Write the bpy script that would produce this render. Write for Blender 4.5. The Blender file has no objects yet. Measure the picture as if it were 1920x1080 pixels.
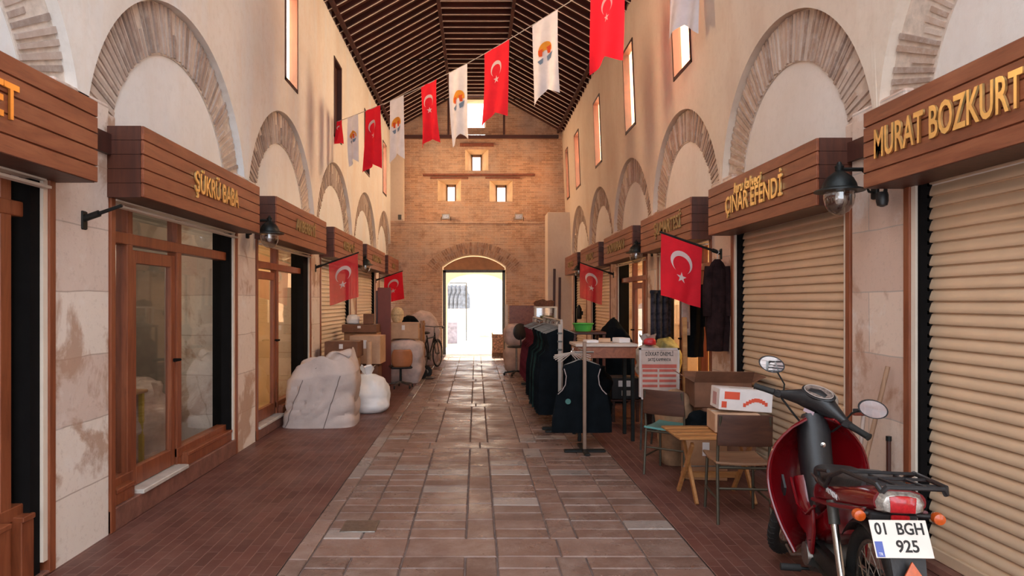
import bpy, math, random
from mathutils import Vector, Matrix, Euler
random.seed(7)
SC = bpy.context.scene
COL = SC.collection
PI = math.pi

# ---------------------------------------------------------------- camera
cam_d = bpy.data.cameras.new('camera')
cam = bpy.data.objects.new('camera', cam_d); COL.objects.link(cam)
cam.location = (0, 0, 1.6)
cam.rotation_euler = (PI/2, 0, 0)
cam_d.sensor_width = 36.0
cam_d.lens = 1250.0/1920.0*36.0
cam_d.shift_x = (960-893)/1920.0
cam_d.shift_y = (565-540)/1920.0
cam_d.clip_end = 200
SC.camera = cam

# ---------------------------------------------------------------- world, sun, daylight, exposure
w = bpy.data.worlds.new('sky'); SC.world = w; w.use_nodes = True
wn = w.node_tree.nodes
wn['Background'].inputs[0].default_value = (0.83, 0.90, 1.0, 1)
wn['Background'].inputs[1].default_value = 2.0
SC.view_settings.view_transform = 'Standard'
SC.view_settings.look = 'None'
SC.view_settings.gamma = 1.0
SC.view_settings.exposure = 0.86
SC.view_settings.use_curve_mapping = False

def sun_lamp():
    d = bpy.data.lights.new('sun', 'SUN'); d.energy = 8.0; d.angle = 0.01; d.color = (1, .9, .72)
    o = bpy.data.objects.new('sun', d); COL.objects.link(o)
    # travels towards -Y and down, exactly along the hall
    o.rotation_euler = Vector((0, 0.62, 0.78)).to_track_quat('Z', 'Y').to_euler()
sun_lamp()

def portal(loc, direction, sx, sy):
    o = area('sky_portal', loc, direction, sx, sy, 1, (1, 1, 1)); o.data.cycles.is_portal = True
def area(name, loc, direction, sx, sy, power, color):
    d = bpy.data.lights.new(name, 'AREA'); d.shape = 'RECTANGLE'; d.size = sx; d.size_y = sy
    d.energy = power; d.color = color
    o = bpy.data.objects.new(name, d); COL.objects.link(o)
    o.location = loc
    o.rotation_euler = Vector(direction).to_track_quat('-Z', 'Y').to_euler()
    return o
def point(name, loc, power, color, r=.08):
    d = bpy.data.lights.new(name, 'POINT'); d.energy = power; d.color = color; d.shadow_soft_size = r
    o = bpy.data.objects.new(name, d); COL.objects.link(o); o.location = loc
    return o

ZE = 6.56                    # eaves
ZF = 7.65                    # flat part of the roof
XL, XR = 2.52, 2.70          # wall faces, left is negative X
YE = 19.6                    # end wall
YB = -5.0                    # open end behind the camera
YR = 3.2                     # roof starts here; left off before it as an added opening for sky light
LP = [-1.9, 1.24, 4.28, 7.32, 10.45, 13.65, 16.95, 19.75]      # pillar centres, left
RP = [-1.3, 1.65, 4.50, 7.35, 10.22, 13.10, 15.95, 18.80]      # pillar centres, right
PH = .28                     # half width of a pillar
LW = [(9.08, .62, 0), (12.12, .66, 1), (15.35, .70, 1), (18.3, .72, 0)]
RW = [(8.5, .74, 0), (11.35, .74, 0), (14.3, .74, 0), (17.15, .74, 0), (19.0, .5, 0)]
WZ0, WZ1 = 4.52, 5.95
for y, wd, dark in LW:
    if not dark: area('daylight', (-XL-.85, y, 5.4), (1, 0, -.25), 1.5, 2.2, 420, (1, .68, .40))
for y, wd, dark in RW:
    area('daylight', (XR+.85, y, 5.4), (-1, 0, -.25), 1.5, 2.2, 420, (1, .66, .38))
portal((0, YE+.25, 1.5), (0, -1, 0), 1.9, 3.0)
portal((0, YE+.3, 7.2), (0, -1, 0), .6, 1.0)
portal((0, (YB+YR)/2, 7.7), (0, 0, -1), 5.2, YR-YB)
portal((0, YB, 3.3), (0, 1, 0), 5.2, 6.4)

# ---------------------------------------------------------------- mesh builder
class MB:
    def __init__(s): s.v = []; s.f = []; s.c = []; s.hasc = False
    def add(s, vs, fs, col=None):
        n = len(s.v); s.v += [tuple(v) for v in vs]
        for f in fs: s.f.append([n+i for i in f]); s.c.append(col)
        if col: s.hasc = True
        return s
    def box(s, x0, x1, y0, y1, z0, z1, col=None, m=None):
        if x0 > x1: x0, x1 = x1, x0
        if y0 > y1: y0, y1 = y1, y0
        if z0 > z1: z0, z1 = z1, z0
        vs = [Vector(p) for p in [(x0,y0,z0),(x1,y0,z0),(x1,y1,z0),(x0,y1,z0),(x0,y0,z1),(x1,y0,z1),(x1,y1,z1),(x0,y1,z1)]]
        if m: vs = [m @ v for v in vs]
        return s.add(vs, [(0,3,2,1),(4,5,6,7),(0,1,5,4),(1,2,6,5),(2,3,7,6),(3,0,4,7)], col)
    def bbox(s, x0, x1, y0, y1, z0, z1, b=.006, m=None):
        # box with chamfered edges
        if x0 > x1: x0, x1 = x1, x0
        if y0 > y1: y0, y1 = y1, y0
        if z0 > z1: z0, z1 = z1, z0
        def ring(i, z): return [(x0+i+b,y0+i,z),(x1-i-b,y0+i,z),(x1-i,y0+i+b,z),(x1-i,y1-i-b,z),(x1-i-b,y1-i,z),(x0+i+b,y1-i,z),(x0+i,y1-i-b,z),(x0+i,y0+i+b,z)]
        rs = [ring(b, z0), ring(0, z0+b), ring(0, z1-b), ring(b, z1)]
        if m: rs = [[m @ Vector(p) for p in r] for r in rs]
        return s.loft(rs, True, True)
    def loft(s, rings, c0=False, c1=False, closed=True, col=None):
        n = len(rings[0]); base = len(s.v); vs = [p for r in rings for p in r]; fs = []
        for i in range(len(rings)-1):
            for j in range(n if closed else n-1):
                k = (j+1) % n
                fs.append((i*n+j, i*n+k, (i+1)*n+k, (i+1)*n+j))
        if c0: fs.append(tuple(range(n-1, -1, -1)))
        if c1: fs.append(tuple((len(rings)-1)*n+j for j in range(n)))
        return s.add(vs, fs, col)
    def tube(s, pts, r, n=8, cap=True, flat=1.0, closed=False):
        pts = [Vector(p) for p in pts]; N = len(pts)
        rr = r if isinstance(r, (list, tuple)) else [r]*N
        t0 = (pts[1]-pts[0]).normalized()
        up = Vector((0,0,1)) if abs(t0.z) < .9 else Vector((1,0,0))
        nrm = (up - t0*up.dot(t0)).normalized(); rings = []
        for i in range(N):
            if closed: t = (pts[(i+1) % N]-pts[i-1]).normalized()
            elif i == 0: t = t0
            elif i == N-1: t = (pts[-1]-pts[-2]).normalized()
            else: t = ((pts[i+1]-pts[i]).normalized()+(pts[i]-pts[i-1]).normalized()).normalized()
            nrm = (nrm - t*nrm.dot(t)).normalized(); b = t.cross(nrm)
            rings.append([pts[i]+nrm*math.cos(a)*rr[i]*flat+b*math.sin(a)*rr[i] for a in [2*PI*k/n for k in range(n)]])
        if closed: rings.append(rings[0]); cap = False
        return s.loft(rings, cap, cap)
    def cyl(s, p0, p1, r, r1=None, n=14): return s.tube([p0, p1], [r, r if r1 is None else r1], n)
    def lathe(s, prof, m=None, n=20):
        rings = [[(r*math.cos(2*PI*k/n), r*math.sin(2*PI*k/n), z) for k in range(n)] for r, z in prof]
        if m: rings = [[m @ Vector(p) for p in r] for r in rings]
        return s.loft(rings, True, True)
    def grid(s, fn, nu, nv, col=None):
        vs = [fn(i/nu, j/nv) for i in range(nu+1) for j in range(nv+1)]
        fs = [(i*(nv+1)+j, (i+1)*(nv+1)+j, (i+1)*(nv+1)+j+1, i*(nv+1)+j+1) for i in range(nu) for j in range(nv)]
        return s.add(vs, fs, col)
    def prism(s, poly, d, m=None, col=None):
        # polygon in local XY extruded to z = d
        a = [Vector((x, y, 0)) for x, y in poly]; b = [Vector((x, y, d)) for x, y in poly]
        if m: a = [m @ v for v in a]; b = [m @ v for v in b]
        return s.loft([a, b], True, True, col=col)
    def ball(s, c, r, m=None, n=16, k=10):
        rx, ry, rz = (r, r, r) if not isinstance(r, (tuple, list)) else r
        c = Vector(c); rings = []
        for i in range(k+1):
            a = -PI/2+PI*i/k; q = max(math.cos(a), .02)
            ring = [Vector((rx*q*math.cos(2*PI*j/n), ry*q*math.sin(2*PI*j/n), rz*math.sin(a))) for j in range(n)]
            rings.append([(m @ p if m else p)+c for p in ring])
        return s.loft(rings, True, True)
    def xf(s, m):
        s.v = [tuple(m @ Vector(v)) for v in s.v]; return s
    def build(s, name, mat, parent=None, smooth=True, solid=0, bevel=0, sub=0):
        me = bpy.data.meshes.new(name); me.from_pydata(s.v, [], s.f); me.update()
        if s.hasc:
            at = me.color_attributes.new('Col', 'FLOAT_COLOR', 'CORNER')
            li = 0
            for p, c in zip(me.polygons, s.c):
                cc = c or (1, 1, 1)
                for _ in p.vertices:
                    at.data[li].color = (cc[0], cc[1], cc[2], 1); li += 1
        import bmesh
        bm = bmesh.new(); bm.from_mesh(me); bmesh.ops.recalc_face_normals(bm, faces=bm.faces); bm.to_mesh(me); bm.free()
        if smooth:
            me.shade_smooth() if hasattr(me, 'shade_smooth') else None
            me.set_sharp_from_angle(angle=math.radians(38))
        o = bpy.data.objects.new(name, me); COL.objects.link(o)
        if mat: me.materials.append(mat)
        if parent: o.parent = parent
        if solid:
            md = o.modifiers.new('thickness', 'SOLIDIFY'); md.thickness = solid; md.offset = 0
        if bevel:
            md = o.modifiers.new('bevel', 'BEVEL'); md.width = bevel; md.segments = 2; md.limit_method = 'ANGLE'
        if sub:
            md = o.modifiers.new('subdivision', 'SUBSURF'); md.levels = sub; md.render_levels = sub
        return o

def tag(o, label, cat, group=None):
    o['label'] = label; o['category'] = cat
    if group: o['group'] = group
    return o
def struct(o): o['kind'] = 'structure'; return o
def thing(name, label, cat, loc=(0,0,0), rz=0, group=None):
    o = bpy.data.objects.new(name, None); o.empty_display_size = .1; COL.objects.link(o)
    o.location = loc; o.rotation_euler = (0, 0, rz)
    return tag(o, label, cat, group)
def copy_tree(o, parent=None):
    c = o.copy(); COL.objects.link(c); c.parent = parent
    for ch in list(o.children): copy_tree(ch, c)
    return c
def dup(o, loc, rz=None, label=None, scale=None):
    c = copy_tree(o); c.location = loc
    if rz is not None: c.rotation_euler = (0, 0, rz)
    if label: c['label'] = label
    if scale: c.scale = scale
    return c
def T(x, y, z): return Matrix.Translation((x, y, z))
def R(a, ax): return Matrix.Rotation(a, 4, ax)
def basis(ex, ey, ez, loc):
    m = Matrix.Identity(4)
    for i, e in enumerate((ex, ey, ez)):
        for j in range(3): m[j][i] = e[j]
    for j in range(3): m[j][3] = loc[j]
    return m

def text(name, s, height, depth, mat, parent, m, xs=.8, bold=0.0, shear=0):
    cu = bpy.data.curves.new(name, 'FONT'); cu.body = s; cu.size = height/.73; cu.extrude = depth/2
    cu.align_x = 'CENTER'; cu.align_y = 'CENTER'; cu.offset = bold; cu.shear = shear
    cu.resolution_u = 3
    t = bpy.data.objects.new(name, cu); COL.objects.link(t)
    dg = bpy.context.evaluated_depsgraph_get(); dg.update()
    me = bpy.data.meshes.new_from_object(t.evaluated_get(dg))
    bpy.data.objects.remove(t); bpy.data.curves.remove(cu)
    me.transform(m @ Matrix.Diagonal((xs, 1, 1, 1)))
    me.materials.clear(); me.materials.append(mat)
    o = bpy.data.objects.new(name, me); COL.objects.link(o); o.parent = parent
    return o

# ---------------------------------------------------------------- materials
def nm(name):
    m = bpy.data.materials.new(name); m.use_nodes = True
    nt = m.node_tree; b = nt.nodes['Principled BSDF']
    return m, nt, b
def node(nt, t, **kw):
    n = nt.nodes.new(t)
    for k, v in kw.items(): setattr(n, k, v)
    return n
def coords(nt, scale=(1,1,1), src='Object', swap=None):
    tc = node(nt, 'ShaderNodeTexCoord'); out = tc.outputs[src]
    if swap:
        sp = node(nt, 'ShaderNodeSeparateXYZ'); cb = node(nt, 'ShaderNodeCombineXYZ'); nt.links.new(out, sp.inputs[0])
        for i, k in enumerate(swap): nt.links.new(sp.outputs[k], cb.inputs[i])
        out = cb.outputs[0]
    mp = node(nt, 'ShaderNodeMapping'); mp.inputs['Scale'].default_value = scale
    nt.links.new(out, mp.inputs[0]); return mp.outputs[0]
def noise(nt, vec, sc=5, det=4, rough=.6, dist=0):
    n = node(nt, 'ShaderNodeTexNoise'); n.inputs['Scale'].default_value = sc; n.inputs['Detail'].default_value = det
    n.inputs['Roughness'].default_value = rough; n.inputs['Distortion'].default_value = dist
    nt.links.new(vec, n.inputs['Vector']); return n.outputs['Fac']
def ramp(nt, fac, stops):
    r = node(nt, 'ShaderNodeValToRGB'); e = r.color_ramp.elements
    while len(e) < len(stops): e.new(.5)
    for i, (p, c) in enumerate(stops): e[i].position = p; e[i].color = (*c, 1)
    nt.links.new(fac, r.inputs[0]); return r.outputs[0]
def mix(nt, a, b, fac, mode='MIX'):
    n = node(nt, 'ShaderNodeMix', data_type='RGBA', blend_type=mode)
    for sock, v in ((n.inputs[6], a), (n.inputs[7], b)):
        if isinstance(v, tuple): sock.default_value = (*v, 1)
        else: nt.links.new(v, sock)
    if isinstance(fac, (int, float)): n.inputs[0].default_value = fac
    else: nt.links.new(fac, n.inputs[0])
    return n.outputs[2]
def bump(nt, b, h, strength=.3, dist=.01):
    n = node(nt, 'ShaderNodeBump'); n.inputs['Strength'].default_value = strength; n.inputs['Distance'].default_value = dist
    nt.links.new(h, n.inputs['Height']); nt.links.new(n.outputs[0], b.inputs['Normal'])
def simple(name, col, rough=.5, metal=0, var=.12, vs=6, bmp=0, bs=40, coat=0, stretch=(1,1,1), src='Object'):
    m, nt, b = nm(name)
    v = coords(nt, stretch, src)
    c2 = tuple(max(0, c*(1-var*2)) for c in col); c1 = tuple(min(1, c*(1+var)) for c in col)
    nt.links.new(ramp(nt, noise(nt, v, vs), [(.3, c2), (.7, c1)]), b.inputs['Base Color'])
    b.inputs['Roughness'].default_value = rough; b.inputs['Metallic'].default_value = metal
    if coat: b.inputs['Coat Weight'].default_value = coat; b.inputs['Coat Roughness'].default_value = .12
    if bmp: bump(nt, b, noise(nt, v, bs, 3), bmp)
    return m

def mk_plaster(name, base, light, stain, cool=None):
    m, nt, b = nm(name)
    v = coords(nt)
    c = ramp(nt, noise(nt, v, .9, 5, .65), [(.32, base), (.62, light)])
    if cool:
        c = mix(nt, c, cool, ramp(nt, noise(nt, coords(nt, (1, 1.1, .22)), 1.2, 4, .6), [(.5, (0,0,0)), (.72, (.75,.75,.75))]))
    v2 = coords(nt, (1, 1, .28))
    c = mix(nt, c, stain, ramp(nt, noise(nt, v2, 1.8, 6, .7), [(.52, (0,0,0)), (.78, (.55,.55,.55))]))
    c = mix(nt, c, tuple(x*.86 for x in base), ramp(nt, noise(nt, v, 14, 6, .7), [(.5, (0,0,0)), (.8, (.5,.5,.5))]))
    nt.links.new(c, b.inputs['Base Color']); b.inputs['Roughness'].default_value = .93
    bump(nt, b, noise(nt, v, 9, 8, .7), .35, .012)
    return m
plaster_l = mk_plaster('plaster_left', (.78, .70, .62), (.86, .82, .77), (.74, .56, .42), (.76, .80, .84))
plaster_r = mk_plaster('plaster_right', (.72, .57, .45), (.80, .67, .55), (.64, .44, .32))
tymp_l = mk_plaster('tympanum_left', (.80, .78, .76), (.86, .86, .86), (.72, .64, .56), (.72, .77, .82))
tymp_r = mk_plaster('tympanum_right', (.76, .66, .58), (.82, .74, .68), (.70, .54, .46))

def mk_stone(name, warm):
    m, nt, b = nm(name)
    v = coords(nt, (1,1,1), 'Object', (1, 2, 0))
    vn = node(nt, 'ShaderNodeTexNoise'); vn.inputs['Scale'].default_value = 2.5; nt.links.new(v, vn.inputs['Vector'])
    vm = node(nt, 'ShaderNodeVectorMath', operation='MULTIPLY_ADD'); vm.inputs[1].default_value = (.03, .03, .0); nt.links.new(vn.outputs['Color'], vm.inputs[0]); nt.links.new(v, vm.inputs[2]); v = vm.outputs[0]
    br = node(nt, 'ShaderNodeTexBrick'); nt.links.new(v, br.inputs['Vector'])
    br.inputs['Scale'].default_value = 1; br.inputs['Brick Width'].default_value = 2.3; br.inputs['Row Height'].default_value = .42
    br.inputs['Mortar Size'].default_value = .006; br.inputs['Mortar Smooth'].default_value = .6
    br.inputs['Color1'].default_value = (.84*warm[0], .76*warm[1], .68*warm[2], 1); br.inputs['Color2'].default_value = (.66*warm[0], .52*warm[1], .45*warm[2], 1)
    br.inputs['Mortar'].default_value = (.50, .40, .34, 1)
    v3 = coords(nt)
    c = mix(nt, br.outputs['Color'], (.46*warm[0], .29*warm[1], .20*warm[2]), ramp(nt, noise(nt, v3, 1.7, 6, .62, .4), [(.53, (0,0,0)), (.60, (.85,.85,.85))]))
    c = mix(nt, c, (.85, .80, .76), ramp(nt, noise(nt, v3, 3.1, 5, .7), [(.55, (0,0,0)), (.75, (.7,.7,.7))]))
    c = mix(nt, c, (.35, .25, .2), ramp(nt, noise(nt, v3, 30, 5, .7), [(.55, (0,0,0)), (.8, (.45,.45,.45))]))
    nt.links.new(c, b.inputs['Base Color']); b.inputs['Roughness'].default_value = .9
    bump(nt, b, noise(nt, v3, 12, 8, .7), .5, .015)
    return m
stone_l = mk_stone('stone_left', (1.0, 1.0, 1.0))
stone_r = mk_stone('stone_right', (.95, .82, .74))

def mk_brick():
    m, nt, b = nm('end_brick')
    v = coords(nt, (1,1,1), 'Object', (0, 2, 1))
    br = node(nt, 'ShaderNodeTexBrick'); nt.links.new(v, br.inputs['Vector'])
    br.inputs['Scale'].default_value = 1; br.inputs['Brick Width'].default_value = .23; br.inputs['Row Height'].default_value = .056
    br.inputs['Mortar Size'].default_value = .009; br.inputs['Mortar Smooth'].default_value = .3; br.inputs['Bias'].default_value = -.1
    br.inputs['Color1'].default_value = (.70, .40, .25, 1); br.inputs['Color2'].default_value = (.44, .23, .14, 1)
    br.inputs['Mortar'].default_value = (.72, .52, .35, 1)
    v3 = coords(nt)
    c = mix(nt, br.outputs['Color'], (.66, .52, .43), ramp(nt, noise(nt, v3, 1.1, 7, .72), [(.42, (0,0,0)), (.68, (.7,.7,.7))]))
    c = mix(nt, c, (.26, .13, .08), ramp(nt, noise(nt, v3, 4, 6, .75), [(.50, (0,0,0)), (.75, (.65,.65,.65))]))
    nt.links.new(c, b.inputs['Base Color']); b.inputs['Roughness'].default_value = .92
    inv = node(nt, 'ShaderNodeMath', operation='SUBTRACT'); inv.inputs[0].default_value = 1; nt.links.new(br.outputs['Fac'], inv.inputs[1])
    bump(nt, b, inv.outputs[0], .8, .015)
    return m
end_brick = mk_brick()

def mk_attr(name, rough, noise_s, dirt, dirt_amt=.5, bmp=.3, wet=False, bs=25):
    m, nt, b = nm(name)
    at = node(nt, 'ShaderNodeAttribute', attribute_name='Col')
    v = coords(nt)
    c = mix(nt, at.outputs['Color'], dirt, ramp(nt, noise(nt, v, noise_s, 6, .7), [(.45, (0,0,0)), (.8, (dirt_amt,)*3)]))
    nt.links.new(c, b.inputs['Base Color'])
    if wet:
        r = ramp(nt, noise(nt, v, 1.6, 6, .65), [(.35, (rough-.24,)*3), (.65, (rough+.22,)*3)])
        nt.links.new(r, b.inputs['Roughness'])
    else: b.inputs['Roughness'].default_value = rough
    bump(nt, b, noise(nt, v, bs, 6, .7), bmp, .008)
    return m
tile_mat = mk_attr('paving_tile', .36, 5, (.50, .38, .32), .45, .5, True)
arch_mat = mk_attr('arch_brick', .9, 10, (.74, .66, .60), .6, .6)

def mk_wood(name, c1, c2, c3, axis=(1, .12, 1), rough=.42, sc=14, coat=.25, src='Object'):
    m, nt, b = nm(name)
    v = coords(nt, axis, src)
    c = ramp(nt, noise(nt, v, sc, 7, .62, .9), [(.28, c1), (.5, c2), (.74, c3)])
    v2 = coords(nt, tuple(a*3 for a in axis), src)
    c = mix(nt, c, tuple(x*.55 for x in c1), ramp(nt, noise(nt, v2, sc*1.6, 4), [(.55, (0,0,0)), (.8, (.5,.5,.5))]))
    nt.links.new(c, b.inputs['Base Color']); b.inputs['Roughness'].default_value = rough
    b.inputs['Coat Weight'].default_value = coat; b.inputs['Coat Roughness'].default_value = .35
    bump(nt, b, noise(nt, v, sc*2, 4), .15, .004)
    return m
wood_sign = mk_wood('sign_wood', (.15, .038, .016), (.25, .070, .030), (.35, .118, .055))
wood_frame = mk_wood('frame_wood', (.15, .036, .014), (.25, .068, .026), (.33, .10, .042), (1, 1, .12), .4)
wood_rail = mk_wood('rail_wood', (.16, .04, .016), (.27, .075, .03), (.36, .115, .05))
wood_dark = mk_wood('dark_wood', (.030, .007, .004), (.062, .014, .007), (.10, .025, .012), (.15, 1, .15), .5, 6, .3)
roof_wood = mk_wood('roof_wood', (.022, .0028, .0015), (.048, .0065, .003), (.08, .013, .006), (.15, 1, .15), .85, 6, 0)
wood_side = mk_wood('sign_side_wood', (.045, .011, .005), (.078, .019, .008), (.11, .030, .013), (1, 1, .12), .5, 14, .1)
wood_lath = simple('roof_lath', (.92, .74, .62), .6, var=.1)
wood_pine = mk_wood('pine_wood', (.30, .12, .035), (.44, .19, .06), (.55, .28, .10), (.2, 1, 1), .4, 10)
wood_chair = mk_wood('chair_wood', (.035, .011, .005), (.065, .020, .009), (.10, .034, .015), (.15, 1, 1), .6, 12, 0)
wood_old = mk_wood('old_wood', (.22, .12, .07), (.34, .19, .11), (.46, .28, .17), (1, 1, .15), .7, 10, 0)
seat_wood = mk_wood('seat_wood', (.16, .075, .038), (.24, .12, .062), (.30, .16, .09), (.2, 1, 1), .5, 12, 0)
red_board = simple('red_brown_board', (.17, .028, .012), .5, var=.06)
shutter_mat = simple('cream_shutter', (.74, .53, .35), .38, .15, .05, 2.5, .04, 60)
shutter_l_mat = simple('cream_shutter_left', (.78, .66, .52), .4, .1, .05, 2.5, .04, 60)
cream_mat = simple('cream_guide', (.80, .68, .56), .45, 0, .04)
black_mat = simple('black_channel', (.008, .007, .007), .9, 0, .1)
black_mat.node_tree.nodes['Principled BSDF'].inputs['Specular IOR Level'].default_value = .08
iron = simple('black_iron', (.022, .024, .023), .45, .6, .15, 20, .1)
iron_grey = simple('grey_iron', (.10, .095, .085), .45, .6, .15, 20, .1)
rubber = simple('rubber', (.016, .015, .014), .75, 0, .15, 30, .2)
black_plastic = simple('black_plastic', (.018, .017, .018), .4, 0, .1, 20, .1, 90)
seat_vinyl = simple('seat_vinyl', (.030, .027, .026), .45, 0, .1, 20, .25, 120)
chrome = simple('chrome', (.75, .72, .68), .18, 1, .05)
steel_mat = simple('dull_steel', (.30, .27, .24), .4, .9, .15, 30, .15)
brass = simple('brass_letter', (.95, .72, .30), .28, .9, .06)
brass_d = simple('dull_gold_letter', (.42, .30, .13), .4, .6, .1)
brass_o = simple('orange_gold_letter', (.95, .48, .10), .3, .7, .06)
card = simple('cardboard', (.42, .215, .11), .85, 0, .12, 5, .1, 60)
card_l = simple('cardboard_light', (.56, .34, .21), .85, 0, .1, 5, .1, 60)
card_d = simple('cardboard_dark', (.20, .085, .045), .85, 0, .15, 5, .1, 60)
white_card = simple('white_card', (.80, .73, .70), .6, 0, .05)
red_print = simple('red_print', (.72, .09, .04), .5, 0, .05)
tape_mat = simple('packing_tape', (.62, .52, .42), .3, 0, .05)
tile_red = simple('plinth_tile', (.24, .105, .075), .5, 0, .2, 8, .3)
marble = simple('marble_step', (.62, .56, .50), .35, 0, .12, 6)
room_mat = simple('shop_room_wall', (.30, .25, .21), .9, 0, .15, 2)
room_y = simple('shop_room_yellow', (.86, .64, .40), .85, 0, .08, 2)
red_paint = simple('moped_red', (.17, .002, .005), .22, 0, .08, 4, 0, 40, .8)
amber = simple('amber_lens', (.62, .10, .012), .2, 0, .1, 60, 0, 40, .5)
red_lens = simple('red_lens', (.55, .015, .02), .15, 0, .15, 70, 0, 40, .6)
clear_lens = simple('clear_lens', (.55, .50, .44), .15, .3, .3, 50, .2, 60, .6)
plate_white = simple('plate_white', (.82, .74, .66), .5, 0, .03)
plate_blue = simple('plate_blue', (.10, .14, .42), .5, 0, .05)
letter_black = simple('letter_black', (.02, .018, .018), .5)
letter_white = simple('letter_white', (.85, .82, .80), .5, 0, .03)
string_mat = simple('string', (.55, .48, .42), .8)
mirror_mat = simple('mirror_face', (.92, .92, .90), .03, 1, .01)

def mk_cloth(name, col, thin=.0, rough=.85, trans=.35):
    m, nt, b = nm(name)
    v = coords(nt)
    c = ramp(nt, noise(nt, v, 7, 4), [(.3, tuple(x*.85 for x in col)), (.7, col)])
    nt.links.new(c, b.inputs['Base Color']); b.inputs['Roughness'].default_value = rough
    bump(nt, b, noise(nt, v, 5, 4), .25, .02)
    tr = node(nt, 'ShaderNodeBsdfTranslucent'); nt.links.new(c, tr.inputs[0])
    mx = node(nt, 'ShaderNodeMixShader'); mx.inputs[0].default_value = trans
    nt.links.new(b.outputs[0], mx.inputs[1]); nt.links.new(tr.outputs[0], mx.inputs[2])
    out = nt.nodes['Material Output']; last = mx.outputs[0]
    if thin:
        tp = node(nt, 'ShaderNodeBsdfTransparent'); m2 = node(nt, 'ShaderNodeMixShader'); m2.inputs[0].default_value = thin
        nt.links.new(last, m2.inputs[1]); nt.links.new(tp.outputs[0], m2.inputs[2]); last = m2.outputs[0]
    nt.links.new(last, out.inputs[0]); return m
flag_red = mk_cloth('red_flag_cloth', (.80, .012, .03))
flag_thin = mk_cloth('thin_red_flag_cloth', (.78, .035, .05), .2)
flag_white = mk_cloth('white_flag_print', (.88, .74, .70))
banner_white = mk_cloth('white_banner_cloth', (.80, .78, .84))
print_orange = mk_cloth('orange_print', (.95, .40, .04)); print_red = mk_cloth('deep_orange_print', (.85, .12, .03)); print_blue = mk_cloth('slate_blue_print', (.22, .30, .42))

def mk_fabric(name, col, var=.12, vs=3, bs=60, bmp=.3):
    m = simple(name, col, .92, 0, var, vs, bmp, bs)
    m.node_tree.nodes['Principled BSDF'].inputs['Specular IOR Level'].default_value = .1
    return m
sack_mat = mk_fabric('woven_sack', (.56, .46, .42), .08, 3, 90, .25)
bag_white = simple('white_plastic_bag', (.82, .80, .79), .5, 0, .06, 3, .3, 14)
bundle_mat = mk_fabric('dusty_bundle', (.58, .42, .34), .14, 4, 20, .4)
sheet_mat = mk_fabric('pale_sheet', (.66, .52, .47), .18, 4, 10, .4)
black_cloth = mk_fabric('black_cloth', (.005, .007, .009), .2, 6, 50, .3)
green_black = mk_fabric('green_black_cloth', (.012, .028, .026), .3, 6, 50, .3)
maroon_cloth = mk_fabric('maroon_cloth', (.10, .016, .022), .3, 6, 50, .3)
navy_cloth = mk_fabric('dark_striped_cloth', (.035, .035, .05), .4, 16, 50, .3)
teal_mat = simple('teal_vinyl', (.10, .28, .26), .5, 0, .08)
orange_vinyl = simple('brown_orange_plastic', (.42, .15, .06), .4, 0, .1)
green_plastic = simple('green_plastic', (.08, .42, .07), .4, 0, .1)
grey_enamel = simple('grey_enamel', (.42, .36, .31), .5, .1, .1)

def mk_glass(name, tint, gl=.0, tr=1.0):
    m = bpy.data.materials.new(name); m.use_nodes = True; nt = m.node_tree
    nt.nodes.remove(nt.nodes['Principled BSDF'])
    t = node(nt, 'ShaderNodeBsdfTransparent'); t.inputs[0].default_value = (*tint, 1)
    g = node(nt, 'ShaderNodeBsdfGlossy'); g.inputs[1].default_value = .03; g.inputs[0].default_value = (.9,.9,.9,1)
    lw = node(nt, 'ShaderNodeLayerWeight'); fr = node(nt, 'ShaderNodeMath', operation='POWER'); fr.inputs[1].default_value = 4.5; nt.links.new(lw.outputs['Facing'], fr.inputs[0])
    ad = node(nt, 'ShaderNodeMath', operation='MULTIPLY_ADD'); ad.inputs[1].default_value = 1.0; ad.inputs[2].default_value = gl; ad.use_clamp = True
    nt.links.new(fr.outputs[0], ad.inputs[0])
    mx = node(nt, 'ShaderNodeMixShader'); nt.links.new(ad.outputs[0], mx.inputs[0])
    nt.links.new(t.outputs[0], mx.inputs[1]); nt.links.new(g.outputs[0], mx.inputs[2])
    nt.links.new(mx.outputs[0], nt.nodes['Material Output'].inputs[0]); return m
glass = mk_glass('shop_glass', (.78, .78, .74), .14)
glass_clear = mk_glass('lamp_glass', (.80, .79, .77), .20)

def mk_bricks_floor():
    m, nt, b = nm('red_brick_paving')
    v = coords(nt, (1,1,1), 'Object', (1, 0, 2))
    br = node(nt, 'ShaderNodeTexBrick'); nt.links.new(v, br.inputs['Vector'])
    br.inputs['Scale'].default_value = 1; br.inputs['Brick Width'].default_value = .23; br.inputs['Row Height'].default_value = .078
    br.inputs['Mortar Size'].default_value = .004; br.inputs['Mortar Smooth'].default_value = .4
    br.inputs['Color1'].default_value = (.145, .050, .036, 1); br.inputs['Color2'].default_value = (.095, .032, .024, 1)
    br.inputs['Mortar'].default_value = (.20, .10, .078, 1)
    v3 = coords(nt)
    c = mix(nt, br.outputs['Color'], (.25, .125, .095), ramp(nt, noise(nt, v3, 2.2, 6, .7), [(.45, (0,0,0)), (.75, (.55,.55,.55))]))
    nt.links.new(c, b.inputs['Base Color'])
    nt.links.new(ramp(nt, noise(nt, v3, 2, 5), [(.3, (.38,.38,.38)), (.7, (.62,.62,.62))]), b.inputs['Roughness'])
    inv = node(nt, 'ShaderNodeMath', operation='SUBTRACT'); inv.inputs[0].default_value = 1; nt.links.new(br.outputs['Fac'], inv.inputs[1])
    bump(nt, b, inv.outputs[0], .5, .006)
    return m
brick_floor = mk_bricks_floor()
mortar_mat = simple('mortar_bed', (.20, .14, .12), .9, 0, .2, 8)
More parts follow.
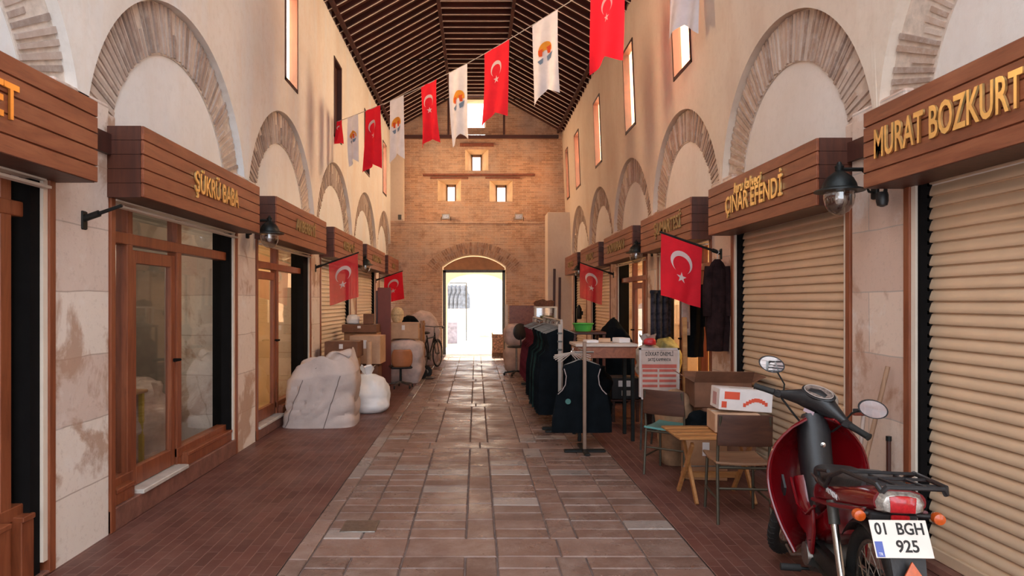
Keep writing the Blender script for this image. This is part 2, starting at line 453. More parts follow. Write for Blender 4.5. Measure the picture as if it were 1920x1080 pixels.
strip_mat = simple('pale_kerb_strip', (.40, .28, .23), .6, 0, .15, 5, .3)
out_ground = simple('bright_paving', (.85, .80, .74), .9, 0, .05, 2)
# ================================================================ the setting
# floor: paved strip of real tiles, red brick strips on both sides
struct(MB().box(-3.9, 3.9, YB, YE+.6, -.12, -.012).build('floor', mortar_mat, smooth=False))
flo = bpy.data.objects['floor']
PX0, PX1 = -1.17, 1.40
tl = MB()
rnd = random.Random(3)
def tcol():
    k = rnd.uniform(.82, 1.18); t = rnd.random()
    c = (.195+.045*t, .106+.04*t, .078+.035*t)
    if rnd.random() < .1: c = (.30, .24, .21)
    return tuple(x*k for x in c)
def tile(x0, x1, y0, y1):
    g = .005; h = rnd.uniform(-.002, .002); b = .006
    x0 += g; x1 -= g; y0 += g; y1 -= g
    if x1-x0 < .03 or y1-y0 < .03: return
    q = [rnd.uniform(-.0015, .0015) for _ in range(4)]
    c = tcol()
    tl.loft([[(x0,y0,-.02),(x1,y0,-.02),(x1,y1,-.02),(x0,y1,-.02)],
             [(x0,y0,h-b),(x1,y0,h-b),(x1,y1,h-b),(x0,y1,h-b)],
             [(x0+b,y0+b,h+q[0]),(x1-b,y0+b,h+q[1]),(x1-b,y1-b,h+q[2]),(x0+b,y1-b,h+q[3])]], False, True, col=c)
cols_x = [PX0+.13, -.78, -.458, -.068, .129, .50, .685, 1.06, PX1]
bands = [-3.4, -1.6, 1.24, 4.18, 7.25, 10.15, 13.35, 16.7, YE-.1]
for bi in range(len(bands)-1):
    y = bands[bi]; yt = y+.32
    # transverse band of larger slabs
    x = PX0+.13
    while x < PX1-.02:
        wd = min(rnd.uniform(.38, .62), PX1-x)
        tile(x, x+wd, y, yt); x += wd
    y1 = bands[bi+1]
    for ci in range(len(cols_x)-1):
        a, b_ = cols_x[ci], cols_x[ci+1]; narrow = (b_-a) < .25
        n = max(1, round((y1-yt)/(.40 if narrow else .185)))
        off = 0
        yy = yt; st = (y1-yt)/n
        for k in range(n):
            tile(a, b_, yy, yy+st); yy += st
y = YB
while y < YE:
    L = rnd.uniform(.45, .8); tile(PX0, PX0+.13, y, min(y+L, YE)); y += L
tl.build('paving_tile_field', tile_mat, flo, smooth=False)
for n_, x0, x1 in (('brick_paving', -2.75, PX0), ('brick_paving', PX1, 2.95)):
    MB().grid(lambda u, v: (x0+(x1-x0)*u, YB+(YE-YB)*v, .003*math.sin(u*9+v*60)*math.sin(v*140)), 6, 120).build(n_, brick_floor, flo)
MB().box(-.95, -.70, 4.62, 4.86, -.01, .006).build('drain_cover', steel_mat, flo, bevel=.004)

# ---- side walls with blind arches
def lean(side, x, z):
    return x if side < 0 or z < 2.8 else x-(z-2.8)*.04
def wall(side):
    P = LP if side < 0 else RP
    W = LW if side < 0 else RW
    X0 = XL if side < 0 else XR
    S = lambda u, y, z: (side*lean(side, X0+u, z), y, z)
    name = 'wall_left' if side < 0 else 'wall_right'
    pl = plaster_l if side < 0 else plaster_r
    root = MB()
    top = ZE+.25
    def arcz(y):
        for k in range(len(P)-1):
            c = (P[k]+P[k+1])/2; Ro = (P[k+1]-P[k])/2-.015; sp = 4.08-Ro
            if abs(y-c) < Ro: return sp+math.sqrt(max(0, Ro*Ro-(y-c)**2))
        return 4.08-(P[3]-P[2])/2
    ys = set([YB, YE+.3])
    for k in range(len(P)-1):
        c = (P[k]+P[k+1])/2; Ro = (P[k+1]-P[k])/2-.015
        for i in range(41): ys.add(round(c-Ro*math.cos(PI*i/40), 4))
    wins = [(y-wd/2, y+wd/2) for y, wd, *_ in W]
    for a, b_ in wins: ys.add(a); ys.add(b_)
    ys = sorted(y for y in ys if y <= YE+.3)
    for a, b_ in zip(ys, ys[1:]):
        if b_-a < 1e-4: continue
        m_ = (a+b_)/2; za, zb = arcz(a+1e-5), arcz(b_-1e-5)
        inw = any(wa-1e-4 <= m_ <= wb+1e-4 for wa, wb in wins)
        segs = [(za, zb, WZ0, WZ0), (WZ1, WZ1, top, top)] if inw else [(za, zb, top, top)]
        for q0, q1, q2, q3 in segs:
            nz = 6
            for i in range(nz):
                f0, f1 = i/nz, (i+1)/nz
                root.add([S(0, a, q0+(q2-q0)*f0), S(0, b_, q1+(q3-q1)*f0), S(0, b_, q1+(q3-q1)*f1), S(0, a, q0+(q2-q0)*f1)], [(0,1,2,3)])
        # arch rim, thickness of the plaster
        root.add([S(0, a, za), S(0, b_, zb), S(.08, b_, zb), S(.08, a, za)], [(0,1,2,3)])
    for wa, wb in wins:      # window reveals
        for p, q in (((wa, WZ0), (wa, WZ1)), ((wb, WZ0), (wb, WZ1)), ((wa, WZ0), (wb, WZ0)), ((wa, WZ1), (wb, WZ1))):
            root.add([S(0, *p), S(0, *q), S(.5, *q), S(.5, *p)], [(0,1,2,3)])
    # end face towards the unroofed end and a plain outer skin
    w_ = struct(root.build(name, pl, smooth=False))
    ob = MB()
    if True:
        yy = sorted([YB, YE+.3]+[v for w2 in wins for v in w2])
        for a, b_ in zip(yy, yy[1:]):
            m_ = (a+b_)/2; inw = any(wa < m_ < wb for wa, wb in wins)
            for z0, z1 in ([(-.1, WZ0), (WZ1, top)] if inw else [(-.1, top)]):
                # outer skin runs outside the shops
                if z0 < 0:
                    ob.add([(side*(X0+3.2), a, z0), (side*(X0+3.2), b_, z0), (side*(X0+3.2), b_, 3.2), (side*(X0+3.2), a, 3.2)], [(0,1,2,3)])
                    ob.add([(side*(X0+3.2), a, 3.2), (side*(X0+3.2), b_, 3.2), (side*(X0+.5), b_, 3.2), (side*(X0+.5), a, 3.2)], [(0,1,2,3)])
                    z0 = 3.2
                ob.add([(side*(X0+.5), a, z0), (side*(X0+.5), b_, z0), (side*(X0+.5), b_, z1), (side*(X0+.5), a, z1)], [(0,1,2,3)])
    ob.build('outer_skin', pl, w_, smooth=False)
    ty = MB(); ring = MB(); bed = MB(); st = MB()
    rr = random.Random(5+side)
    for k in range(len(P)-1):
        c = (P[k]+P[k+1])/2; Ro = (P[k+1]-P[k])/2-.015; sp = 4.08-Ro; Ri = Ro-.41
        # tympanum behind the ring
        n = 40
        for i in range(n):
            a = c-Ri*1.02+2.04*Ri*i/n; b_ = c-Ri*1.02+2.04*Ri*(i+1)/n
            ty.add([S(.085, a, 2.3), S(.085, b_, 2.3), S(.085, b_, sp+math.sqrt(max(0, (Ri+.05)**2-(b_-c)**2))), S(.085, a, sp+math.sqrt(max(0, (Ri+.05)**2-(a-c)**2)))], [(0,1,2,3)])
        # mortar bed of the ring
        n = 48
        for i in range(n):
            t0, t1 = PI*i/n, PI*(i+1)/n
            pts = [(c+r*math.cos(t), sp+r*math.sin(t)) for r, t in ((Ri, t0), (Ro, t0), (Ro, t1), (Ri, t1))]
            bed.add([S(.075, *p) for p in pts], [(0,1,2,3)])
            p0, p1 = pts[0], pts[3]
            bed.add([S(.075, *p0), S(.075, *p1), S(.09, *p1), S(.09, *p0)], [(0,1,2,3)])
        # voussoirs
        nb = 62
        for i in range(nb):
            t0 = PI*(i+.5-rr.uniform(.22, .31))/nb; t1 = PI*(i+.5+rr.uniform(.22, .31))/nb
            ri = Ri+rr.uniform(.0, .02); ro = Ro-rr.uniform(0, .02)
            if rr.random() < .12: ro = Ri+(Ro-Ri)*rr.uniform(.4, .6)
            d = rr.uniform(.055, .068); cc = ([(.40, .30, .25), (.50, .39, .33), (.34, .26, .22), (.56, .45, .38)] if side < 0 else [(.44, .29, .21), (.52, .36, .27), (.37, .25, .19), (.58, .44, .35)])[rr.randrange(4)]
            q = [(c+r*math.cos(t), sp+r*math.sin(t)) for r, t in ((ri, t0), (ro, t0), (ro, t1), (ri, t1))]
            ring.loft([[S(.078, *p) for p in q], [S(d, *p) for p in q]], False, True, col=cc)
    for k in range(len(P)):
        p = P[k]
        if p > YE-.1 and side < 0: continue
        h = PH+.02
        x0, x1 = side*(X0), side*(X0+.6)
        st.box(x0, x1, p-h, p+h, -.02, 2.95)
        st.box(side*(X0+.02), x1, p-.42, p+.42, 2.5, 2.9)
    ty.build('arch_infill', tymp_l if side < 0 else tymp_r, w_, smooth=False)
    bed.build('arch_mortar', simple('mortar_pale', (.70, .60, .52) if side < 0 else (.66, .52, .42), .95, 0, .12, 12, .5), w_, smooth=False)
    ring.build('brick_arch_ring', arch_mat, w_, smooth=False)
    st.build('stone_pillar', stone_l if side < 0 else stone_r, w_, smooth=False, bevel=.015)
wall(-1); wall(1)

# ---- upper windows
wi = 0
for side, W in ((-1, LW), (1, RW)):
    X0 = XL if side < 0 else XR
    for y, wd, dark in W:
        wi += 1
        def S(u, yy, z): return (side*(X0+u-((z-2.8)*.04 if side > 0 else 0)), yy, z)
        r_ = MB()
        a, b_ = y-wd/2, y+wd/2; t = .045
        for (y0, y1, z0, z1) in ((a, a+t, WZ0, WZ1), (b_-t, b_, WZ0, WZ1), (a, b_, WZ0, WZ0+t), (a, b_, WZ1-t, WZ1)):
            vs = [S(u, yy, zz) for u in (-.012, .10) for yy, zz in ((y0, z0), (y1, z0), (y1, z1), (y0, z1))]
            r_.add(vs, [(0,1,2,3),(4,5,6,7),(0,1,5,4),(1,2,6,5),(2,3,7,6),(3,0,4,7)])
        o = struct(r_.build('window_%d' % wi, wood_dark, smooth=False))
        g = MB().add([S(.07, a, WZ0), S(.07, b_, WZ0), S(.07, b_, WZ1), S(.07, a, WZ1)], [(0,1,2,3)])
        if dark:  # dark panel stands in for glass reflecting the dark roof
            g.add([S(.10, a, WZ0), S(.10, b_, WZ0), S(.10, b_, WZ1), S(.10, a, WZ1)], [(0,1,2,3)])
            g.build('dark_reflection_panel', wood_dark, o, smooth=False)
        else: g.build('window_pane', glass_clear, o, smooth=False)

# ---- roof
rf = MB(); XF = .75; XE = 2.70
def roofpt(s, t):  # t 0 at the eaves, 1 at the flat
    return (s*(XE+(XF-XE)*t), ZE-.02+(ZF-ZE)*t)
for s in (-1, 1):
    for t0, t1 in ((0, .5), (.5, 1)):
        (xa, za), (xb, zb) = roofpt(s, t0), roofpt(s, t1)
        rf.add([(xa, YR, za), (xa, YE+.3, za), (xb, YE+.3, zb), (xb, YR, zb), (xa, YR, za+.15), (xa, YE+.3, za+.15), (xb, YE+.3, zb+.15), (xb, YR, zb+.15)], [(0,1,2,3),(4,5,6,7),(0,3,7,4),(1,2,6,5)])
rf.box(-XF, XF, YR, YE+.3, ZF, ZF+.15)
ceil = struct(rf.build('ceiling', roof_wood, smooth=False))
lath = MB(); raft = MB()
y = YR+.2
while y < YE:
    for s in (-1, 1):
        (xa, za), (xb, zb) = roofpt(s, 0), roofpt(s, 1)
        # rafter with a pale lath under it
        dx, dz = xb-xa, zb-za; L = math.hypot(dx, dz); nx, nz = dz/L*s*-1, -abs(dx)/L
        def bar(mb, w2, d0, d1):
            vs = []
            for (x, z) in ((xa, za), (xb, zb)):
                for d in (d0, d1):
                    for yy in (y-w2, y+w2): vs.append((x+nx*s*d*s, yy, z+nz*d))
            mb.add(vs, [(0,1,3,2),(4,5,7,6),(0,1,5,4),(2,3,7,6),(0,2,6,4),(1,3,7,5)])
        bar(raft, .05, 0, .07); bar(lath, .0095, .068, .080)
    raft.box(-XF, XF, y-.05, y+.05, ZF-.07, ZF); lath.box(-XF, XF, y-.0095, y+.0095, ZF-.080, ZF-.068)
    y += .318
raft.build('rafters', roof_wood, ceil, smooth=False); lath.build('pale_laths', wood_lath, ceil, smooth=False)
bm_ = MB()
for s in (-1, 1):
    bm_.box(s*XF-.035, s*XF+.035, YR, YE, ZF-.13, ZF-.02)
    bm_.box(s*(XR-.30)-.03, s*(XR-.30)+.03, YR, YE, ZE-.02, ZE+.06)
bm_.build('purlins', roof_wood, ceil, smooth=False)
tr = MB()
for yy in (12.3, 15.4, 18.4):
    tr.cyl((-XL, yy, ZE+.62), (XL, yy, ZE+.62), .012, n=6)
tr.build('tie_rods', iron, ceil)

# ---- end wall
ew = MB(); DW = (-1.0, .87); DS = 2.55; DC = 2.95
dn = 16
def darc(x, w0=DW[0], w1=DW[1], s=DS, c=DC):
    return 1.55+math.sqrt(1.42**2-(x-(w0+w1)/2)**2)
LEDGE = 3.94
niches = [(-.42+.05, .40-.05, 4.62+.85, 5.35+.85), ]
def pxx(px, Y=YE): return (px-893)/1250*Y
def pyz(py, Y=YE): return 1.6-(py-565)/1250*Y
NI = [(pxx(872), pxx(916), pyz(317), pyz(277), pxx(884), pxx(903)), (pxx(820), pxx(864), pyz(375), pyz(335), pxx(836), pxx(853)), (pxx(918), pxx(962), pyz(376), pyz(336), pxx(932), pxx(951))]
GW = (pxx(874), pxx(911), pyz(236), pyz(181))
# lower wall stands .25 in front of the upper one
xs = sorted(set([-2.7, 2.9]+[DW[0]+(DW[1]-DW[0])*i/dn for i in range(dn+1)]))
for a, b_ in zip(xs, xs[1:]):
    m_ = (a+b_)/2; ind = DW[0] < m_ < DW[1]
    za, zb = (darc(a), darc(b_)) if ind else (-.05, -.05)
    for yy in (YE, YE+.75):
        ew.add([(a, yy, za), (b_, yy, zb), (b_, yy, LEDGE), (a, yy, LEDGE)], [(0,1,2,3)])
ew.add([(-2.7, YE, LEDGE), (2.9, YE, LEDGE), (2.9, YE+.75, LEDGE), (-2.7, YE+.75, LEDGE)], [(0,1,2,3)])
# upper wall with niches: grid of cells
UY = YE+.22
gx = sorted(set([-2.7, 2.9]+[v for n in NI for v in n[:2]]+list(GW[:2])))
gz = sorted(set([LEDGE, 8.1]+[v for n in NI for v in n[2:4]]+list(GW[2:])))
for x0, x1 in zip(gx, gx[1:]):
    for z0, z1 in zip(gz, gz[1:]):
        cx, cz = (x0+x1)/2, (z0+z1)/2
        if any(n[0] < cx < n[1] and n[2] < cz < n[3] for n in NI) or (GW[0] < cx < GW[1] and GW[2] < cz < GW[3]): continue
        ew.add([(x0, UY, z0), (x1, UY, z0), (x1, UY, z1), (x0, UY, z1)], [(0,1,2,3)])
we = struct(ew.build('wall_end', end_brick, smooth=False))
rv = MB()
for x0, x1, z0, z1, s0, s1 in NI:          # splayed reveals
    o_ = [(x0, UY, z0), (x1, UY, z0), (x1, UY, z1), (x0, UY, z1)]
    i_ = [(s0, UY+.5, z0+.08), (s1, UY+.5, z0+.08), (s1, UY+.5, z1-.06), (s0, UY+.5, z1-.06)]
    rv.add(o_+i_, [(k, (k+1) % 4, (k+1) % 4+4, k+4) for k in range(4)])
x0, x1, z0, z1 = GW
o_ = [(x0, UY, z0), (x1, UY, z0), (x1, UY, z1), (x0, UY, z1)]; i_ = [(x, y+.5, z) for x, y, z in o_]
rv.add(o_+i_, [(k, (k+1) % 4, (k+1) % 4+4, k+4) for k in range(4)])
rv.build('window_reveal', simple('reveal_plaster', (.80, .58, .36), .9, 0, .08, 5), we, smooth=False)
# gate passage: soffit and jambs
pa = MB()
pts = [(DW[0], -.02)]+[(DW[0]+(DW[1]-DW[0])*i/dn, darc(DW[0]+(DW[1]-DW[0])*i/dn)) for i in range(dn+1)]+[(DW[1], -.02)]
for (xa, za), (xb, zb) in zip(pts, pts[1:]): pa.add([(xa, YE, za), (xb, YE, zb), (xb, YE+.75, zb), (xa, YE+.75, za)], [(0,1,2,3)])
pa.build('gate_reveal', simple('reveal_plaster', (.86, .66, .40), .9, 0, .06, 5), we, smooth=False)
ar = MB(); rr = random.Random(2); bd = MB()
cx = (DW[0]+DW[1])/2
for r0, r1, n in ((1.44, 1.60, 40), (1.615, 1.79, 46)):
    for i in range(n):
        t0, t1 = math.radians(39+102*(i+.12)/n), math.radians(39+102*(i+.88)/n)
        q = [(cx+r*math.cos(t), 1.55+r*math.sin(t)) for r, t in ((r0, t0), (r1, t0), (r1, t1), (r0, t1))]
        cc = [(.42, .22, .13), (.30, .15, .09), (.50, .29, .18)][rr.randrange(3)]
        ar.loft([[(x, YE, z) for x, z in q], [(x, YE-.03, z) for x, z in q]], False, True, col=cc)
bd.loft([[(cx+r*math.cos(math.radians(39+102*k/40)), YE-yy, 1.55+r*math.sin(math.radians(39+102*k/40))) for k in range(41)] for r, yy in ((1.43, 0), (1.43, .014), (1.80, .014), (1.80, 0))], closed=False)
bd.build('gate_arch_mortar', simple('gate_mortar', (.66, .48, .34), .95, 0, .15, 8, .4), we, smooth=False)
ar.build('gate_arch_bricks', arch_mat, we, smooth=False)
cn = MB().box(-2.52, pxx(1020), YE-.03, YE+.02, LEDGE-.05, LEDGE+.02).build('ledge_course', end_brick, we, smooth=False)
# plaster pier on the ledge, left, and plaster shaft, right
struct(MB().box(-2.55, pxx(757), YE-.02, YE+.3, LEDGE+.01, 6.75).build('trim_1', plaster_r, smooth=False, bevel=.01))
struct(MB().box(2.02, 2.72, YE-.75, YE, 0, 4.12).build('trim_2', plaster_r, smooth=False, bevel=.01))
gf = MB()
gf.box(DW[0], DW[0]+.09, YE+.34, YE+.42, 0, 2.52); gf.box(DW[1]-.09, DW[1], YE+.34, YE+.42, 0, 2.52); gf.box(DW[0], DW[1], YE+.34, YE+.42, 2.46, 2.54)
do = struct(gf.build('door_1', iron_grey, smooth=False))
pn = MB(); n = 14
tp = [(DW[0]+.02+(DW[1]-DW[0]-.04)*i/n, darc(DW[0]+.02+(DW[1]-DW[0]-.04)*i/n)-.03) for i in range(n+1)]
pn.loft([[(x, yy, z) for x, z in tp]+[(tp[-1][0], yy, 2.54), (tp[0][0], yy, 2.54)] for yy in (YE+.36, YE+.40)], True, True)
pn.build('door_transom_panel', simple('transom_panel', (.55, .27, .12), .6, 0, .1), do, smooth=False)
# wooden lintels and tie beam
def beam(x0, x1, z, h, d, label, cat='beam', y=None, grp=None):
    t = MB().bbox(pxx(x0), pxx(x1), (y or UY)-d, (y or UY)+.04, z-h/2, z+h/2, .006).build('wooden_lintel', wood_rail)
    return tag(t, label, cat, grp)
beam(862, 926, pyz(269), .09, .10, 'short thick wooden lintel above the topmost of the three slit windows')
beam(792, 1004, pyz(326), .055, .12, 'long thin wooden beam across the brick end wall above two slit windows')
beam(806, 878, pyz(331), .045, .07, 'thin short lintel directly over the left lower slit window')
beam(910, 976, pyz(331), .045, .07, 'thin short lintel directly over the right lower slit window')
tb = MB().bbox(pxx(757), pxx(1047), UY-.30, UY-.20, pyz(257)-.05, pyz(257)+.05).build('tie_beam', wood_dark)
tag(tb, 'dark horizontal timber tie beam spanning the gable of the end wall', 'beam')
MB().box(pxx(841)-.03, pxx(841)+.03, UY-.29, UY-.21, 6.5, 7.7).build('post', wood_dark, tb, smooth=False)
MB().box(pxx(945)-.03, pxx(945)+.03, UY-.29, UY-.21, 6.5, 7.7).build('post', wood_dark, tb, smooth=False)
wi = 10
for x0, x1, z0, z1, s0, s1 in NI:
    f = MB()
    for a, b_, c, d in ((s0, s0+.03, z0+.08, z1-.06), (s1-.03, s1, z0+.08, z1-.06), (s0, s1, z1-.13, z1-.06)): f.box(a, b_, UY+.46, UY+.5, c, d)
    o = struct(f.build('window_%d' % wi, wood_old, smooth=False)); wi += 1
x0, x1, z0, z1 = GW
f = MB()
for a, b_, c, d in ((x0, x0+.03, z0, z1), (x1-.03, x1, z0, z1), (x0, x1, z0, z0+.03)): f.box(a, b_, UY+.4, UY+.44, c, d)
struct(f.build('window_%d' % wi, wood_old, smooth=False))
# floodlights on the ledge
for i, (px, lab) in enumerate(((836, 'small floodlight on the brick ledge, left of the gate arch'), (973, 'small floodlight on the brick ledge, right of the gate arch'))):
    t = thing('floodlight', lab, 'light', (pxx(px), YE+.02, LEDGE+.02))
    MB().bbox(-.12, .12, 0, .07, .05, .22).build('housing', grey_enamel, t)
    MB().box(-.09, .09, -.006, 0, .08, .19).build('lens', clear_lens, t, smooth=False)
    MB().tube([(-.14, .03, .13), (-.14, .03, 0), (.14, .03, 0), (.14, .03, .13)], .008, 6).build('bracket', iron, t)
t = thing('junction_box', 'small dark box with a white cap on the plaster pier above the ledge', 'box', (pxx(750), YE-.03, LEDGE+.12))
MB().bbox(-.05, .05, -.05, 0, -.06, .08).build('box_body', iron_grey, t)
MB().box(.05, .09, -.04, 0, -.05, .05).build('cap', cream_mat, t, smooth=False)

# ---- outside, beyond the gate
struct(MB().box(-9, 9, YE+.75, 42, -.12, -.005).build('ground_outside', out_ground, smooth=False))
pw = MB(); Y2 = 23.2; n = 16; a0, a1 = -1.02, 1.02
for i in range(n):
    xa = a0+(a1-a0)*i/n; xb = a0+(a1-a0)*(i+1)/n
    fz = lambda x: 2.15+.40*math.sqrt(max(0, 1-((x)/1.02)**2))
    pw.add([(xa, Y2, fz(xa)), (xb, Y2, fz(xb)), (xb, Y2, 3.6), (xa, Y2, 3.6), (xa, Y2+.5, fz(xa)), (xb, Y2+.5, fz(xb))], [(0,1,2,3), (0,1,5,4)])
for a, b_ in ((-4, a0), (a1, 4)): pw.box(a, b_, Y2, Y2+.5, 0, 3.6)
struct(pw.build('wall_far_gateway', simple('far_plaster', (.82, .55, .33), .9, 0, .08, 3), smooth=False))
struct(MB().box(-9, 9, 38, 38.3, 0, 4.2).build('wall_far_street', simple('far_plaster', (.80, .68, .50), .9, 0, .1, 2), smooth=False))
# ================================================================ signs, shutters, shop fronts
def base(side): return XL if side < 0 else XR
def sbx(mb, side, u0, u1, y0, y1, z0, z1, bev=0):
    x0, x1 = sorted((side*(base(side)+u0), side*(base(side)+u1)))
    return mb.bbox(x0, x1, y0, y1, z0, z1, bev) if bev else mb.box(x0, x1, y0, y1, z0, z1)
def tmat(side, u, y, z):     # text frame on a wall
    X = side*(base(side)+u)
    return basis((0, -side, 0), (0, 0, 1), (-side, 0, 0), (X, y, z))
def sign(side, y0, y1, z0, z1, words, label, grp=None):
    t = thing('shop_sign', label, 'sign', (0, 0, 0), 0)
    t.location = (side*base(side), (y0+y1)/2, z0)
    inv = Matrix.Translation((-t.location[0], -t.location[1], -t.location[2]))
    P = .25; n = 5; h = (z1-z0)/n
    b = MB()
    for i in range(n): sbx(b, side, -P, -P+.02, y0, y1, z0+h*i+.003, z0+h*(i+1)-.003, .003)
    sbx(b, side, -P+.012, -P+.02, y0+.01, y1-.01, z0+.01, z1-.01)
    b.xf(inv).build('front_boards', wood_sign, t)
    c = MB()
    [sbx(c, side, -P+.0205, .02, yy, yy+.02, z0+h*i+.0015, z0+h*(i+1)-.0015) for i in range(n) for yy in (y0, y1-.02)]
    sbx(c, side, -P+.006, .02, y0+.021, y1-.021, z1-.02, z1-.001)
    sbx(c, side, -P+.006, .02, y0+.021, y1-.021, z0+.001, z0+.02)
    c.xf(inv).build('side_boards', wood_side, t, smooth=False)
    for s, yc, zc, ht, xs, m, shear in words:
        text('lettering', s, ht, .012, m, t, inv @ tmat(side, -P-.010, yc, zc), xs, .004, shear)
    return t
SZ0, SZ1 = 2.31, 2.80
sign(-1, 1.60, 4.0, SZ0, SZ1, [('AHMET', 3.00, 2.56, .18, .72, brass_o, 0)], 'wooden shop sign at the left edge of the photo, orange letters ending in ET')
sign(-1, 4.55, 6.99, SZ0, SZ1, [('ŞÜKRÜ BABA', 5.84, 2.555, .165, .72, brass, 0)], 'wooden shop sign with gold letters reading ŞÜKRÜ BABA')
sign(-1, 7.58, 10.1, SZ0, SZ1, [('AKBERBEYİ', 8.88, 2.56, .15, .95, brass_d, 0)], 'wooden sign with long dull gold word, beyond the ŞÜKRÜ BABA sign')
sign(-1, 10.7, 13.35, SZ0, SZ1, [('KEREMLİ', 11.9, 2.55, .15, 1.25, brass_d, 0)], 'third wooden sign from the end wall on the left, above the flag and closed shutter')
sign(-1, 13.9, 16.6, SZ0, SZ1, [('KARACAN', 15.2, 2.55, .15, 1.3, brass_d, 0)], 'second wooden sign from the end wall on the left side, behind the third lantern')
sign(-1, 17.25, 19.5, SZ0, SZ1, [('ANIL', 18.3, 2.55, .15, 1.4, brass_d, 0)], 'last wooden sign on the left, touching the brick end wall')
sign(1, 1.95, 4.22, SZ0, SZ1-.01, [('MURAT BOZKURT', 3.53, 2.55, .18, .55, brass, 0)], 'large wooden shop sign with gold letters reading MURAT BOZKURT')
sign(1, 4.80, 7.04, SZ0-.02, SZ1-.02, [('kuru kahveci', 6.02, 2.66, .10, .85, brass, .3), ('ÇINAR EFENDİ', 5.92, 2.52, .17, .78, brass, 0)], 'wooden shop sign with gold letters reading ÇINAR EFENDİ under small script')
sign(1, 7.63, 9.94, SZ0, SZ1, [('ŞUMARTESİ', 8.55, 2.56, .17, .95, brass_d, 0)], 'wooden sign with dull gold letters above the shop hung with clothes')
sign(1, 10.5, 12.82, SZ0, SZ1, [('DOYURAN', 11.7, 2.55, .17, 1.2, brass_d, 0)], 'wooden sign on the right above the open timber doorway, fourth from the camera')
sign(1, 13.4, 15.68, SZ0, SZ1, [('YILMAZ', 14.4, 2.55, .15, 1.3, brass_d, 0)], 'wooden sign above the right shutter with the smaller hanging red flag')
sign(1, 16.23, 18.4, SZ0, SZ1, [('ERDEM', 17.3, 2.55, .15, 1.4, brass_d, 0)], 'last and smallest wooden sign on the right side, by the plaster shaft')
# connecting boards over the pillars
for side, P in ((-1, LP[1:7]), (1, RP[1:8])):
    for p in P:
        o = sbx(MB(), side, -.03, .02, p-.36, p+.36, 2.60, 2.74).build('trim_3', wood_dark, smooth=False); struct(o)

def shutter(side, a, b, label, z0=.05, mat=None):
    """roller shutter in the bay between pillar edges a..b"""
    t = thing('roller_shutter', label, 'shutter', (side*base(side), (a+b)/2, 0))
    inv = T(-t.location[0], -t.location[1], 0)
    ms = mat or (shutter_mat if side > 0 else shutter_l_mat)
    prof = []; z = z0+.06; pitch = .071
    while z < 2.50:
        for f, d in ((0, .005), (.04, -.016), (.14, -.019), (.40, -.0155), (.88, -.003), (.96, .005)):
            prof.append((d, z+f*pitch))
        z += pitch
    c = MB(); rings = []
    for y in (a+.122, b-.122): rings.append([(side*(base(side)+.085+d), y, zz) for d, zz in prof])
    c.loft(rings, closed=False)
    zz = .1
    while zz < 2.4:
        for yy in (a+.108, b-.128): sbx(c, side, .055, .07, yy, yy+.02, zz, zz+.022)
        zz += .071
    c.xf(inv).build('shutter_curtain', ms, t)
    bb = MB(); sbx(bb, side, .05, .10, a+.125, b-.125, z0, z0+.07, .005); bb.xf(inv).build('bottom_bar', ms, t)
    for s in (0, 1):
        y = a if s == 0 else b; d = 1 if s == 0 else -1
        g = MB(); sbx(g, side, .0, .07, y+d*.055, y+d*.10, 0, 2.45); g.xf(inv).build('guide_rail', cream_mat, t, smooth=False)
        g = MB(); sbx(g, side, .015, .13, y+d*.10, y+d*.128, 0, 2.45)
        g.xf(inv).build('guide_channel', black_mat, t, smooth=False)
        j = MB(); sbx(j, side, -.012, .10, y, y+d*.06, 0, 2.45, .004); j.xf(inv).build('jamb_post', wood_frame, t)
    pl = MB(); sbx(pl, side, -.005, .2, a, b, 0, z0, .004); pl.xf(inv).build('sill', tile_red, t)
    return t
def bay(side, i):
    P = LP if side < 0 else RP
    return P[i]+PH+.02, P[i+1]-PH-.02
shutter(1, *bay(1, 1), 'cream roller shutter behind the red moped, under the MURAT BOZKURT sign')
shutter(1, *bay(1, 2), 'cream roller shutter under the ÇINAR EFENDİ sign')
shutter(-1, *bay(-1, 4), 'left roller shutter partly behind the large hanging red flag')
shutter(-1, *bay(-1, 5), 'narrow looking left roller shutter beyond the upright red-brown board')
shutter(-1, bay(-1, 6)[0], 19.4, 'left roller shutter nearest the end wall, behind the smaller bright red flag')
shutter(1, *bay(1, 5), 'right roller shutter behind the smaller red flag')
shutter(1, *bay(1, 6), 'farthest right roller shutter, next to the plaster shaft')

def room(side, a, b, mat, light=None, lz=2.0, d=2.6):
    """the inside of a shop"""
    r = MB(); X0 = side*(base(side)+.25); X1 = side*(base(side)+d)
    r.add([(X1, a-.25, 0), (X1, b+.25, 0), (X1, b+.25, 2.9), (X1, a-.25, 2.9)], [(0,1,2,3)])
    for y in (a-.25, b+.25): r.add([(X0, y, 0), (X1, y, 0), (X1, y, 2.9), (X0, y, 2.9)], [(0,1,2,3)])
    for z in (0.03, 2.9): r.add([(X0, a-.25, z), (X1, a-.25, z), (X1, b+.25, z), (X0, b+.25, z)], [(0,1,2,3)])
    n = 'wall_shop_left' if side < 0 else 'wall_shop_right'
    struct(r.build(n, mat, smooth=False))
    if light: point('shop_room_light', (side*(base(side)+1.2), (a+b)/2, lz), light[0], light[1], .12)

